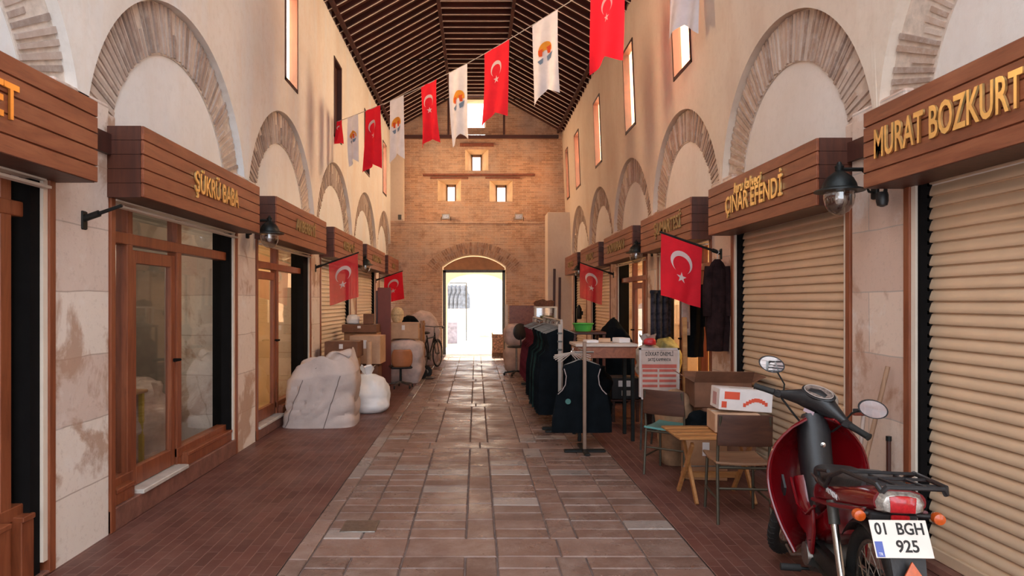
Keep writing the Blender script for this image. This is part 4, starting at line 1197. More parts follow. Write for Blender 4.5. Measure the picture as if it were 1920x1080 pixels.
for i in range(6):
    h_ = thing('wire_hanger', 'bare pale wire hanger in the bunch above the nearest black vest', 'hanger', (1.03+.012*i, 7.26+.045*i, 1.06), .5-.22*i, 'bare wire hangers')
    MB().tube([(0, 0, -.02), (0, 0, .0), (.016, 0, .02), (0, 0, .035)], .0035, 5).build('hook', chrome, h_)
    MB().tube([(-.19, 0, -.11), (0, 0, -.02), (.19, 0, -.11)], .006, 5, closed=False).build('wire_arm', simple('hanger_plastic', (.55, .46, .40), .4), h_)
    h_.rotation_euler = (0, .35-.12*i, .5-.22*i)
rack('garment rack packed with black vests behind the nearest stand', 1.06, 8.3, 10.4, 1.36)
g0 = garment('black vest packed on the nearer garment rack', (1.06, 8.42, 1.25), black_cloth, .08, 'black vests on the nearer rack', .27, 1.08)
g1 = None
rg = random.Random(8)
for i in range(1, 22):
    if i % 5 == 3:
        if g1 is None:
            g1 = garment('green-black vest hung among the black vests on the nearer rack', (1.06, 8.42+.092*i, 1.25), green_black, .1, 'green-black vests on the nearer rack', .28, 1.1, seed=3)
        else: dup(g1, (1.06+rg.uniform(-.02, .02), 8.42+.092*i, 1.25), rg.uniform(-.03, .03))
    else: dup(g0, (1.06+rg.uniform(-.02, .02), 8.42+.092*i, 1.25), rg.uniform(-.03, .03))
rack('garment rack of maroon and dark vests, farther along the right side', 1.10, 10.8, 12.8, 1.30)
m0 = garment('maroon vest packed on the farther garment rack', (1.10, 10.9, 1.19), maroon_cloth, .08, 'maroon vests on the farther rack', .26, .95, seed=5)
for i in range(1, 16): dup(m0, (1.10+rg.uniform(-.02, .02), 10.9+.12*i, 1.19), rg.uniform(-.03, .03))
t = thing('rack_upright', 'tall pale metal upright standing behind the black vests', 'post', (1.02, 8.14, 0))
MB().bbox(-.02, .02, -.01, .01, .02, 1.32, .003).build('post', grey_enamel, t); MB().bbox(-.18, .18, -.03, .03, 0, .03).build('foot', iron, t)
for i in range(3): MB().box(-.03, .03, -.02, -.01, 1.0+.1*i, 1.02+.1*i).build('hook_plate', iron_grey, t, smooth=False)

# counter with papers
t = thing('display_table', 'high wooden display table with a pale top, behind the nearest black vest', 'table', (1.50, 7.84, 0))
MB().bbox(-.37, .34, -.26, .26, 1.08, 1.115, .006).build('table_top', simple('pale_top', (.62, .50, .42), .35, 0, .08), t)
MB().bbox(-.35, .32, -.24, .24, .95, 1.08, .004).build('drawer_apron', wood_rail, t)
for x in (-.32, .29):
    for y in (-.21, .21): MB().bbox(x-.02, x+.02, y-.02, y+.02, 0, .95, .004).build('leg', iron, t)
for i, (x, y, r_) in enumerate(((1.34, 7.8, .1), (1.52, 7.9, -.2), (1.70, 7.82, .3))):
    carton(['flat stack of papers, left end of the high display table', 'flat pale packet in the middle of the high display table', 'small flat packet at the right end of the high display table'][i], x-.07, x+.07, y-.09, y+.09, 1.116, 1.15+.012*i, white_card if i != 1 else card_l, r_, tape=False, name='paper_stack' if i == 0 else 'packet', cat='papers')
t = thing('stool', 'low dark stool on the right side behind the display table, under the black cabinet box', 'stool', (1.98, 9.0, 0))
MB().bbox(-.19, .19, -.17, .17, .27, .30).build('seat', wood_dark, t)
for x in (-.16, .16):
    for y in (-.14, .14): MB().bbox(x-.02, x+.02, y-.02, y+.02, 0, .27, .003).build('leg', wood_chair, t)
t = thing('cabinet_box', 'small black box with two pale labels on the low dark stool', 'box', (1.98, 8.98, .301))
MB().bbox(-.19, .19, -.16, .16, 0, .29, .01).build('casing', black_plastic, t)
MB().box(-.10, .10, -.165, -.16, .17, .25).build('label_panel', white_card, t, smooth=False); MB().box(-.06, .08, -.165, -.16, .05, .12).build('label_panel', grey_enamel, t, smooth=False)
blob('black_bag_heap', 'dark heap of black bags in front of the pale doorway on the right', 'bags', (2.22, 10.75, 0), (.27, .38, 1.36), black_cloth, 41, .10, 2.6, flat=.35)
t = thing('side_bench', 'dark wooden bench behind the black vests carrying a green crate', 'table', (1.80, 10.3, 0))
MB().bbox(-.35, .15, -.3, .3, 1.10, 1.14).build('table_top', wood_dark, t)
for x in (-.32, .12):
    for y in (-.27, .27): MB().bbox(x-.02, x+.02, y-.02, y+.02, 0, 1.10, .003).build('leg', wood_dark, t)
blob('dark_fill_heap', 'dark heap added to fill the dark space under the high display table', 'goods', (1.55, 8.55, 0), (.17, .20, .78), black_cloth, 44, .08, 4, flat=.5)  # black heap added to fill the dark space below the table
t = thing('green_crate', 'bright green plastic tray on the dark bench in front of the shutter', 'tray', (1.65, 10.3, 1.141))
MB().lathe([(.12, 0), (.15, .10), (.165, .11), (.155, .12), (.14, .10), (.11, .02), (.001, .02)], None, 20).build('tray_body', green_plastic, t)
MB().tube([(.16*math.cos(a), .16*math.sin(a), .115) for a in [2*PI*k/20 for k in range(20)]], .008, 6, closed=True).build('rim', green_plastic, t)
t = thing('black_bin', 'black crate on the floor behind the poster board', 'bin', (2.36, 8.50, 0))
MB().lathe([(.22, 0), (.26, .62), (.27, .64), (.25, .64), (.21, .03), (.001, .03)], None, 4).xf(R(PI/4, 'Z')).build('bin_body', black_plastic, t, smooth=False)
MB().tube([(-.19, -.19, .63), (.19, -.19, .63), (.19, .19, .63), (-.19, .19, .63)], .012, 6, closed=True).build('rim', black_plastic, t)
blob('plastic_bag', 'pale plastic bag stuffed with goods, left of the poster board', 'bag', (2.19, 8.50, .655), (.15, .18, .40), simple('pale_plastic', (.52, .46, .40), .4, 0, .2, 5), 51, .05, 5, flat=.4, knot=(0, .38))
blob('yellow_green_bag', 'yellow-green bag behind the poster board', 'bag', (2.47, 8.62, .655), (.17, .16, .50), simple('yellow_green', (.42, .36, .12), .6, 0, .3, 9), 52, .05, 5, flat=.4)
blob('red_packet', 'small bright red packet on top of the pale plastic bag', 'packet', (2.20, 8.42, 1.05), (.08, .06, .09), simple('packet_red', (.62, .03, .04), .4, 0, .1), 53, .02, 8, flat=.4)

# poster board
t = thing('poster_board', 'white framed poster board printed with red lines, standing behind the teal chair', 'sign board', (1.96, 7.15, 0), 0)
lm = T(0, 0, 0)
MB().bbox(-.205, .205, -.012, .012, .56, 1.09, .004).build('board_panel', simple('poster_paper', (.52, .38, .32), .6, 0, .1), t)
f = MB()
for q in ((-.215, -.195, .55, 1.10), (.195, .215, .55, 1.10), (-.215, .215, .55, .575), (-.215, .215, 1.08, 1.10)): f.box(q[0], q[1], -.018, .014, q[2], q[3])
f.build('board_frame', simple('board_edge', (.55, .46, .42), .5), t, smooth=False)
for s, z, hh, mm in (('DİKKAT ÖNEMLİ', 1.035, .045, letter_black), ('SATIŞ KAMPANYA', .975, .035, letter_black)):
    text('printed_line', s, hh, .002, mm, t, basis((1,0,0), (0,0,1), (0,-1,0), (0, -.016, z)), .62)
rp = MB(); rp.box(-.185, .185, -.0135, -.012, .885, .925)
for k in range(4):
    for a, b_ in ((-.18, -.02), (.0, .18)): rp.box(a, b_, -.0135, -.012, .845-.055*k, .873-.055*k)
rp.build('red_print', simple('poster_red', (.50, .10, .07), .6, 0, .15), t, smooth=False)
text('printed_line', 'BURADAN ALINIZ', .035, .002, letter_black, t, basis((1,0,0), (0,0,1), (0,-1,0), (0, -.016, .612)), .6)
for s in (-1, 1): MB().tube([(s*.17, .01, .95), (s*.19, .03, 0)], .012, 6).build('leg', iron_grey, t)
MB().tube([(0, .01, 1.0), (0, .32, 0)], .012, 6).build('prop', iron_grey, t)

# --- chairs and table
def school_chair(name, label, loc, rz, seat_mat, seat_part='seat'):
    """seat faces +Y, backrest at -Y"""
    t = thing(name, label, 'chair', loc, rz)
    tb = simple('chair_tube', (.10, .085, .06), .4, .6, .1)
    for s in (-1, 1):
        MB().tube([(s*.185, -.22, 0), (s*.18, -.18, .42), (s*.18, -.20, .62), (s*.17, -.235, .78)], .0115, 8).build('back_leg', tb, t)
        MB().tube([(s*.18, .19, 0), (s*.17, .16, .40), (s*.17, .10, .415), (s*.17, -.18, .415)], .0115, 8).build('front_leg', tb, t)
    MB().cyl((-.17, .15, .40), (.17, .15, .40), .010).build('seat_rail', tb, t); MB().cyl((-.17, -.18, .40), (.17, -.18, .40), .010).build('seat_rail', tb, t)
    MB().cyl((-.18, .17, .17), (-.18, -.20, .17), .009).build('stretcher', tb, t); MB().cyl((.18, .17, .17), (.18, -.20, .17), .009).build('stretcher', tb, t)
    MB().cyl((-.18, -.19, .25), (.18, -.19, .25), .009).build('stretcher', tb, t)
    MB().grid(lambda u, v: (-.195+.39*u, -.20+.40*v, .428+.010*(2*u-1)**2-.012*math.sin(v*PI)), 8, 8).build(seat_part, seat_mat, t, solid=.018, bevel=.004)
    MB().grid(lambda u, v: (-.19+.38*u, -.232-.012*v-.022*(1-(2*u-1)**2)+.02, .565+.225*v), 12, 6).build('backrest', wood_chair, t, solid=.014, bevel=.003)
    return t
school_chair('school_chair', 'dark wooden school chair with a plain tan seat, nearest the moped', (1.94, 4.98, 0), -.10, seat_wood)
school_chair('school_chair', 'dark-backed chair with a teal seat, in front of the poster board', (1.83, 6.24, 0), -.62, teal_mat)
t = thing('folding_table', 'small low orange wooden folding table on crossed legs', 'table', (1.93, 5.44, 0))
tp = MB()
for k in range(4): tp.bbox(-.35, .33, -.26+.13*k, -.26+.13*k+.127, .52, .54, .004)
tp.build('table_top', wood_pine, t)
for x in (-.22, .24):
    MB().bbox(-.012, .012, -.02, .02, 0, .60, .003, m=T(x, .20, 0) @ R(.70*1.0*.95, 'X')).build('crossed_leg', wood_pine, t)
    MB().bbox(-.012, .012, -.02, .02, 0, .60, .003, m=T(x+.026, -.20, 0) @ R(-.70*.95, 'X')).build('crossed_leg', wood_pine, t)
MB().bbox(-.22, .26, .11, .14, .13, .18, .003).build('stretcher', wood_pine, t)
MB().cyl((-.24, 0, .255), (.28, 0, .255), .006).build('pivot_rod', steel_mat, t)
carton('brown cardboard box on the low folding table, under the white box with red print', 1.93, 2.28, 5.32, 5.62, .545, .70, card_l, -.12)
t = thing('printed_box', 'white box with bold red print lying on the brown cardboard box', 'box', (2.17, 5.48, .715), -.06)
t.rotation_euler = (0, .06, -.06)
MB().bbox(-.21, .21, -.12, .12, 0, .17, .004).build('box_body', white_card, t)
rb = MB(); rb.box(-.17, -.05, -.1225, -.12, .09, .15)
for k in range(9):
    a0 = k/9; rb.box(-.02+.19*a0, .002+.19*a0, -.1225, -.12, .035+.045*math.sin(a0*PI), .065+.045*math.sin(a0*PI))
rb.box(-.19, -.15, -.1225, -.12, .02, .07)
rb.build('red_print', red_print, t, smooth=False)
MB().box(-.2125, -.21, -.05, .05, .03, .13).build('side_print', simple('faded_print', (.6, .32, .30), .6), t, smooth=False)
MB().box(-.10, .18, -.03, .03, .17, .1715).build('tape', tape_mat, t, smooth=False)
carton('large open brown carton on a stack, in front of the ÇINAR EFENDİ shutter', 2.08, 2.60, 6.25, 6.7, .60, .84, card_d, -.12, open_=True)
carton('brown carton under the large open carton, by the ÇINAR EFENDİ shutter', 2.12, 2.62, 6.25, 6.70, 0, .595, card_d, .03)
carton('battered cardboard box on the floor under the folding table', 1.88, 2.25, 5.95, 6.15, 0, .40, card, -.15, tape=True)
blob('paper_sack', 'rumpled brown paper sack behind the folding table', 'sack', (1.98, 6.60, 0), (.17, .16, .74), simple('kraft_paper', (.36, .20, .11), .85, 0, .2, 8, .4, 12), 61, .05, 4, flat=.6, square=3)
blob('dark_bag', 'dark crumpled bag between the paper sack and the open carton', 'bag', (2.02, 6.02, .405), (.13, .10, .22), black_cloth, 62, .04, 6, flat=.4)
t = thing('leaning_plank', 'upright orange-brown wooden plank beside the poster board', 'plank', (2.37, 7.55, 0))
MB().bbox(-.025, .025, -.02, .02, 0, 1.42, .003, m=R(-.03, 'X')).build('plank', wood_pine, t, smooth=False)
MB().box(-.026, .026, -.021, .021, 0, .05).build('plank_foot', wood_old, t, smooth=False)

# hanging clothes at the open shop
def coat(label, loc, w, h, mat, rz, seed, name='hanging_coat'):
    t = thing(name, label, 'coat', loc, rz)
    m = MB(); rings = []
    for i in range(26):
        v = i/25; hw = w*(.18+.75*min(1, v*7)**.6) if v < .16 else w*(.86+.20*math.sin((v-.16)*3.0)+.03*math.sin(v*20))
        rings.append([(hw*math.cos(a)+.01*math.sin(7*a+v*6), (.07+.02*math.sin(5*a+seed+v*3))*math.sin(a)*min(1, .3+v*5), -h*v) for a in [2*PI*k/30 for k in range(30)]])
    m.loft(rings, True, True).build('coat_body', mat, t)
    for s in (-1, 1): MB().tube([(s*w*.75, 0, -.08), (s*w*1.0, -.02, -.35), (s*w*1.02, -.03, -h*.62)], [.05, .055, .045], 10).build('sleeve', mat, t)
    MB().tube([(0, 0, 0), (0, 0, .05), (.02, 0, .075), (0, 0, .10)], .004, 5).build('hanger_hook', steel_mat, t)
    return t
coat('long dark brown-black coat hung on the pillar beside the ÇINAR EFENDİ shutter', (2.575, 7.12, 2.05), .115, .98, mk_fabric('coat_brown_black', (.022, .010, .010), .3, 12), 0, 1)
coat('black coat hung in the doorway next to the yellow-lit room', (2.62, 8.05, 1.88), .12, .95, black_cloth, .3, 2)
for i, x in enumerate((2.40, 2.50, 2.60)):
    t = thing('hanging_trousers', 'dark striped trousers hung below the larger right flag', 'trousers', (x, 8.95+.06*i, 1.72), .9, 'dark trousers on the open shop front')
    for s in (-1, 1): MB().loft([[(s*.055+(.055-.012*v/3)*math.cos(a), (.03+.006*math.sin(3*a+v))*math.sin(a), -.31*v) for a in [2*PI*k/16 for k in range(16)]] for v in range(4)], True, True).build('trouser_leg', navy_cloth, t)
    MB().bbox(-.10, .10, -.035, .035, -.02, .03, .01).build('waistband', navy_cloth, t)
    MB().tube([(0, 0, .03), (0, 0, .30)], .004, 5).build('hanging_cord', string_mat, t)
t = thing('hanging_notice', 'pale narrow paper notice hanging below the larger right flag', 'notice', (2.47, 7.86, 1.66), 0)
MB().grid(lambda u, v: (-.05+.10*u, .004*math.sin(v*5), -.46*v), 4, 10).build('paper', simple('notice_paper', (.50, .42, .38), .7, 0, .15, 14), t, solid=.002)
MB().tube([(0, 0, 0), (0, 0, .60), (.2, 0, .63)], .003, 5).build('hanging_cord', string_mat, t)
MB().box(-.03, .03, -.008, -.004, -.38, -.30).build('printed_mark', simple('mark', (.3, .18, .15), .7), t, smooth=False)

# brooms by the near right pillar
t = thing('broom', 'broom with a long brown stick leaning on the near right pillar', 'broom', (2.44, 4.36, 0))
MB().cyl((0, 0, .12), (.215, -.06, 1.18), .014, n=10).build('stick', wood_old, t)
MB().loft([[(sx*a, sy*b_, z) for sx, sy in ((-1,-1),(1,-1),(1,1),(-1,1))] for a, b_, z in ((.13, .03, 0), (.10, .022, .10), (.03, .02, .15))], True, True).build('bristles', simple('bristle', (.35, .22, .10), .9, 0, .2, 60, .5), t)
t = thing('floor_squeegee', 'pale-handled squeegee standing head-up against the near right pillar', 'squeegee', (2.52, 4.44, 0))
MB().cyl((-.02, 0, 0), (.06, .0, .85), .013, n=10).build('handle', simple('pale_tube', (.50, .38, .32), .4, 0, .1), t)
MB().bbox(-.01, .14, -.015, .015, .84, .86, .003).build('head_bar', red_board, t); MB().box(-.01, .14, -.004, .004, .86, .885).build('blade', rubber, t, smooth=False)
t = thing('thin_pipe', 'short dark pipe upright in the corner of the near right pillar', 'pipe', (2.66, 4.30, 0))
MB().cyl((0, 0, 0), (.0, 0, .72), .014, n=10).build('pipe', wood_dark, t); MB().cyl((0, 0, .70), (0, 0, .73), .017, n=10).build('end_cap', iron, t)

# --- far right
blob('dusty_bundle', 'large dusty pink bundle on the floor right of the gateway', 'bundle', (.93, 15.5, 0), (.30, .34, .62), bundle_mat, 71, .05, 3, flat=.6, square=3)
blob('dusty_bundle', 'upper pinkish bundle stacked on the large dusty bundle', 'bundle', (.95, 15.55, .60), (.30, .32, .48), sheet_mat, 72, .04, 3, flat=.6, square=3.4)
t = thing('wooden_panel', 'red-brown wooden panel behind the pinkish bundle, right of the gateway', 'panel', (1.10, 16.2, 0))
MB().bbox(-.30, .32, -.02, .02, .98, 1.50, .004).build('panel', wood_rail, t)
for x in (-.38, .34): MB().bbox(x-.02, x+.05, -.03, .03, 0, 1.52 if x < 0 else 1.4, .004).build('post', simple('cream_post', (.76, .62, .48), .5) if x < 0 else wood_old, t)
MB().box(-.33, .34, -.01, .01, .9, .98).build('rail', wood_old, t, smooth=False)
t = thing('glass_case', 'small glazed display case piled with brown goods on its lid', 'case', (1.36, 13.1, 1.13))
MB().bbox(-.21, .21, -.15, .15, 0, .03).build('base', grey_enamel, t); MB().bbox(-.22, .22, -.16, .16, .34, .37).build('lid', cream_mat, t)
for x in (-.2, .2):
    for y in (-.14, .14): MB().bbox(x-.012, x+.012, y-.012, y+.012, .03, .34, .002).build('corner_post', cream_mat, t)
MB().box(-.19, .19, -.145, -.142, .03, .34).build('pane', glass_clear, t, smooth=False)
for i in range(3): MB().cyl((-.12+.12*i, 0, .03), (-.12+.12*i, 0, .24), .045, n=12).build('jar', [wood_old, card_l, wood_rail][i], t)
blob('brown_goods_heap', 'brown goods heaped on the lid of the glazed case', 'goods', (1.33, 13.1, 1.502), (.19, .13, .13), simple('brown_goods', (.16, .06, .03), .8, 0, .3, 30), 81, .05, 9, flat=.3)
t = thing('case_table', 'plain dark table under the glazed display case', 'table', (1.36, 13.1, 0))
MB().bbox(-.28, .28, -.2, .2, 1.09, 1.128).build('table_top', wood_dark, t)
for x in (-.25, .25):
    for y in (-.17, .17): MB().bbox(x-.02, x+.02, y-.02, y+.02, 0, 1.09, .003).build('leg', wood_dark, t)
t = thing('office_chair', 'dark swivel chair with a round back, at the aisle edge right of the gateway', 'chair', (.88, 14.35, 0), .5)
MB().lathe([(.01, -.025), (.15, -.02), (.18, 0), (.15, .02), (.01, .025)], T(0, -.12, .95) @ R(PI/2, 'X'), 24).build('backrest', black_plastic, t)
MB().lathe([(.01, -.02), (.17, -.02), (.20, 0), (.17, .03), (.01, .035)], T(0, .05, .62), 24).build('seat', black_plastic, t)
MB().tube([(0, 0, .60), (0, -.15, .66), (0, -.14, .85)], .014, 6).build('back_arm', iron, t); MB().cyl((0, 0.03, .1), (0, 0.03, .60), .022).build('column', steel_mat, t)
for k in range(5):
    a = 2*PI*k/5; l = MB().tube([(0, .03, .10), (.26*math.cos(a), .03+.26*math.sin(a), .06)], [.02, .014], 6).build('leg', iron, t)
    MB().cyl((.26*math.cos(a)-.012, .03+.26*math.sin(a), .028), (.26*math.cos(a)+.012, .03+.26*math.sin(a), .028), .028, n=10).build('caster', rubber, l)
for i, (x, zt, lab) in enumerate(((2.12, 2.55, 'taller of two dark planks leaning on the plaster shaft'), (2.26, 2.3, 'shorter dark plank leaning beside the taller one on the plaster shaft'))):
    t = thing('leaning_plank', lab, 'plank', (x, 18.3-.1*i, 0))
    MB().bbox(-.035, .035, -.02, .02, 0, zt, .003, m=R(-.17, 'X') @ R(.03, 'Y')).build('plank', wood_dark, t, smooth=False)
    MB().box(-.036, .036, -.021, .021, 0, .06, m=R(-.17, 'X') @ R(.03, 'Y')).build('plank_foot', wood_old, t, smooth=False)
t = thing('extinguisher', 'small dark canister fixed to the farthest right pillar face', 'canister', (2.62, 17.0, 1.15))
MB().lathe([(.06, 0), (.07, .02), (.07, .26), (.04, .32), (.02, .36)], None, 14).build('canister', iron, t); MB().box(.03, .10, -.02, .02, .1, .2).build('wall_clip', iron, t, smooth=False)

# --- outside in the street
t = thing('sandwich_board', 'small framed board sign on the floor at the right of the gateway', 'sign board', (.62, 19.15, 0))
MB().bbox(-.15, .15, -.012, .012, .12, .66, .004, m=R(-.12, 'X')).build('board_panel', simple('board_print', (.62, .34, .20), .6, 0, .45, 22), t)
for s in (-1, 1): MB().bbox(s*.16-.012, s*.16+.012, -.015, .015, 0, .70, .003, m=R(-.12, 'X')).build('frame_post', wood_old, t)
MB().bbox(-.16, .16, -.012, .012, 0, .66, .004, m=T(0, .18, 0) @ R(.12, 'X')).build('rear_panel', wood_old, t)
t = thing('street_clothes_rail', 'rail of washed-out hanging clothes outside, left in the gateway', 'rail', (-1.15, 27.0, 0))
MB().cyl((-.7, 0, 2.35), (.75, 0, 2.35), .02).build('hanging_rail', iron_grey, t)
for x in (-.7, .75): MB().cyl((x, 0, 0), (x, 0, 2.35), .02).build('post', iron_grey, t)
og = garment('faded clothes hanging on the rail outside the gateway', (-1.6, 27.0, 2.25), simple('faded_blue', (.16, .20, .26), .8, 0, .3), .9, 'faded clothes on the street rail', .28, .95)
for i in range(1, 8): dup(og, (-1.68+.17*i, 27.0, 2.25), .9-.05*i)
carton('yellowish box on the street beyond the gateway', .1, .9, 30, 30.8, 0, 1.0, simple('street_yellow', (.85, .66, .40), .7, 0, .1), tape=False)
carton('blue-grey sack-like bale on the street, left in the gateway', -1.5, -.8, 25.2, 25.9, 0, .8, simple('street_blue', (.22, .24, .34), .8, 0, .2), .3, tape=False, name='bale', cat='bale')
carton('low reddish crate on the street, left in the gateway', -1.9, -1.45, 24.9, 25.4, 0, .5, simple('street_red', (.50, .20, .10), .8, 0, .2), .2, tape=False, name='crate', cat='crate')

# inside the first glazed shop on the left
t = thing('work_table', 'table with yellow legs seen through the glass of the ŞÜKRÜ BABA shop', 'table', (-3.45, 5.95, .03))
MB().bbox(-.30, .30, -.45, .45, .70, .73).build('table_top', card_l, t)
for x in (-.26, .26):
    for y in (-.4, .4): MB().bbox(x-.02, x+.02, y-.02, y+.02, 0, .70, .003).build('leg', simple('yellow_leg', (.55, .42, .06), .5), t)
blob('white_bag', 'crumpled white bag on the table inside the ŞÜKRÜ BABA shop', 'bag', (-3.42, 5.95, .762), (.24, .28, .50), bag_white, 91, .07, 4, flat=.35)
blob('white_bag', 'large crumpled pale bag on the floor inside the ŞÜKRÜ BABA shop', 'bag', (-3.35, 6.65, .032), (.34, .30, .80), sheet_mat, 92, .10, 4, flat=.3)
# ================================================================ the red moped
mp = thing('moped', 'dark red moped with a black seat and rear rack, parked before the near right shutter', 'moped', (1.885, 3.56, 0), math.radians(-10))
RK = math.radians(25); HEAD = Vector((0, .30, .92))
MS = T(*HEAD) @ Matrix.Rotation(math.radians(-46), 4, Vector((0, -math.sin(RK), math.cos(RK)))) @ T(*-HEAD)
def tyre_wheel(cx, cy, cz, m, label_=None):
    wl = MB().tube([(cx, cy+.262*math.cos(a), cz+.262*math.sin(a)) for a in [2*PI*k/44 for k in range(44)]], .034, 12, closed=True).xf(m).build('wheel', rubber, mp)
    tr_ = MB()
    for k in range(44):
        a = 2*PI*k/44
        tr_.tube([(cx-.022, cy+.290*math.cos(a), cz+.290*math.sin(a)), (cx, cy+.297*math.cos(a+.03), cz+.297*math.sin(a+.03)), (cx+.022, cy+.290*math.cos(a), cz+.290*math.sin(a))], .004, 4)
    tr_.xf(m).build('tyre_tread', rubber, wl)
    MB().tube([(cx, cy+.222*math.cos(a), cz+.222*math.sin(a)) for a in [2*PI*k/40 for k in range(40)]], .012, 8, closed=True, flat=.6).xf(m).build('rim', steel_mat, wl)
    sp = MB()
    for k in range(28):
        a = 2*PI*k/28; s = 1 if k % 2 else -1; a2 = a+(.22 if k % 4 < 2 else -.22)
        sp.cyl((cx+s*.028, cy+.045*math.cos(a2), cz+.045*math.sin(a2)), (cx, cy+.218*math.cos(a), cz+.218*math.sin(a)), .0022, n=4)
    sp.xf(m).build('spokes', steel_mat, wl)
    MB().lathe([(.02, -.05), (.055, -.045), (.058, .045), (.02, .05)], m @ T(cx, cy, cz) @ R(PI/2, 'Y'), 20).build('hub', iron_grey, wl)
tyre_wheel(0, -.60, .30, Matrix.Identity(4)); tyre_wheel(0, .62, .30, MS)
def fender(cx, cy, cz, a0, a1, r, w, mat, m, name):
    def fn(u, v):
        a = math.radians(a0+(a1-a0)*u); s = 2*v-1; rr = r-.035*abs(s)**2.5
        return (cx+w*s, cy+rr*math.cos(a), cz+rr*math.sin(a))
    return MB().grid(fn, 22, 8).xf(m).build(name, mat, mp, solid=.004)
fender(0, .62, .30, 20, 175, .325, .052, red_paint, MS, 'front_fender')
fender(0, -.60, .30, 35, 178, .335, .058, black_plastic, Matrix.Identity(4), 'rear_fender')
# forks
for s in (-1, 1):
    MB().tube([(s*.055, .40, .72), (s*.062, .56, .40), (s*.062, .62, .30)], [.022, .022, .018], 10).xf(MS).build('fork_leg', iron_grey, mp)
# leg shield
def lerp_tab(tab, v):
    for (a, x), (b, y) in zip(tab, tab[1:]):
        if v <= b: break
    k = [p[0] for p in tab].index(a); f = (v-a)/(b-a)
    m0 = (tab[k+1][1]-tab[max(k-1, 0)][1])/(tab[k+1][0]-tab[max(k-1, 0)][0])*(b-a)
    e = min(k+2, len(tab)-1); m1 = (tab[e][1]-tab[k][1])/(tab[e][0]-tab[k][0])*(b-a)
    f2, f3 = f*f, f*f*f
    return (2*f3-3*f2+1)*x+(f3-2*f2+f)*m0+(3*f2-2*f3)*y+(f3-f2)*m1
WT = [(0, .07), (.08, .15), (.25, .235), (.5, .265), (.8, .225), (1, .17)]
YT = [(0, .33), (.3, .37), (.6, .36), (.85, .28), (1, .20)]
def shield(u, v):
    s = 2*u-1; w_ = lerp_tab(WT, v); y_ = lerp_tab(YT, v)
    return (w_*s, y_-.17*abs(s)**1.8+.02*math.cos(s*PI), .945-.70*v)
MB().grid(shield, 28, 30).build('leg_shield', red_paint, mp, solid=.014)
MB().tube([shield(0, v/14) for v in range(15)], .008, 6).build('shield_edge', red_paint, mp)
MB().tube([shield(1, v/14) for v in range(15)], .008, 6).build('shield_edge', red_paint, mp)
for s in (-1, 1):
    p = [( .06, .0), (.10, .07), (-.01, .03), (-.03, -.05)]
    MB().prism([(.13, .60), (.19, .66), (.20, .58), (.15, .55)], .012, basis((0, 1, 0), (0, 0, 1), (1, 0, 0), (s*.185-.006, 0, -.04))).build('vent_slot', black_plastic, mp, smooth=False)
def sect(y, z, hw, hh, tilt=0, n=20, e=2.6):
    out = []
    for k in range(n):
        a = 2*PI*k/n; ca, sa = math.cos(a), math.sin(a); q = (abs(ca)**e+abs(sa)**e)**(-1/e)
        out.append((hw*ca*q, y+math.sin(tilt)*hh*sa*q, z+math.cos(tilt)*hh*sa*q))
    return out
# inner cover and spine
MB().loft([sect(.27, .95, .06, .04, -1.2), sect(.26, .86, .085, .075, -1.25), sect(.23, .72, .085, .085, -1.2), sect(.17, .58, .08, .09, -1.0), sect(.09, .48, .08, .08, -.5), sect(.0, .45, .08, .07, 0)], True, True).build('inner_cover', black_plastic, mp)
MB().loft([sect(.22, .60, .12, .07, -1.1), sect(.12, .46, .125, .07, -.7), sect(.02, .40, .12, .075, -.2), sect(-.10, .42, .105, .08, .2), sect(-.20, .50, .09, .07, .5)], True, True).build('step_through_panel', red_paint, mp)
for s in (-1, 1):
    MB().prism([(.10, .48), (.02, .45), (-.08, .48), (-.15, .55), (-.17, .42), (-.14, .29), (-.10, .30), (-.06, .37), (.04, .38), (.10, .40)], .02, basis((0, 1, 0), (0, 0, 1), (1, 0, 0), (s*.125-.01, 0, 0))).build('lower_side_panel', red_paint, mp, bevel=.006)
    MB().tube([(s*.138, .20, .60), (s*.142, .06, .49), (s*.142, -.10, .49), (s*.135, -.20, .56)], .008, 6).build('panel_crease', red_paint, mp)
# tail body
MB().loft([sect(.0, .53, .06, .07), sect(-.06, .585, .10, .085), sect(-.18, .63, .128, .085), sect(-.38, .675, .140, .075), sect(-.58, .72, .140, .07), sect(-.74, .755, .125, .062), sect(-.83, .775, .10, .050)], True, True).build('tail_body', red_paint, mp)
for s in (-1, 1):
    MB().tube([(s*.132, -.16, .585), (s*.146, -.38, .63), (s*.146, -.60, .678), (s*.12, -.78, .72)], .010, 6).build('trim_strip', simple('dark_red_trim', (.16, .004, .008), .35, 0, .05), mp)
    lt = text('lettering', 'HONDA', .026, .003, letter_white, mp, basis((0, -s*-1 if s > 0 else -1, 0), (0, 0, 1), (s, 0, 0), (s*.1425, -.47, .70)), 1.1)
# seat
def srow(y, zt, hw, th): return sect(y, zt-th/2, hw, th/2, 0, 24, 3.2)
MB().loft([srow(.01, .70, .05, .04), srow(-.02, .735, .085, .09), srow(-.12, .755, .112, .115), srow(-.28, .762, .132, .11), srow(-.36, .785, .134, .12), srow(-.44, .815, .132, .12), srow(-.60, .825, .122, .09), srow(-.68, .825, .09, .05)], True, True).build('seat', seat_vinyl, mp)
MB().tube([(-.118, -.10, .70), (-.136, -.28, .705)], .006, 6).build('seat_strap_trim', steel_mat, mp)
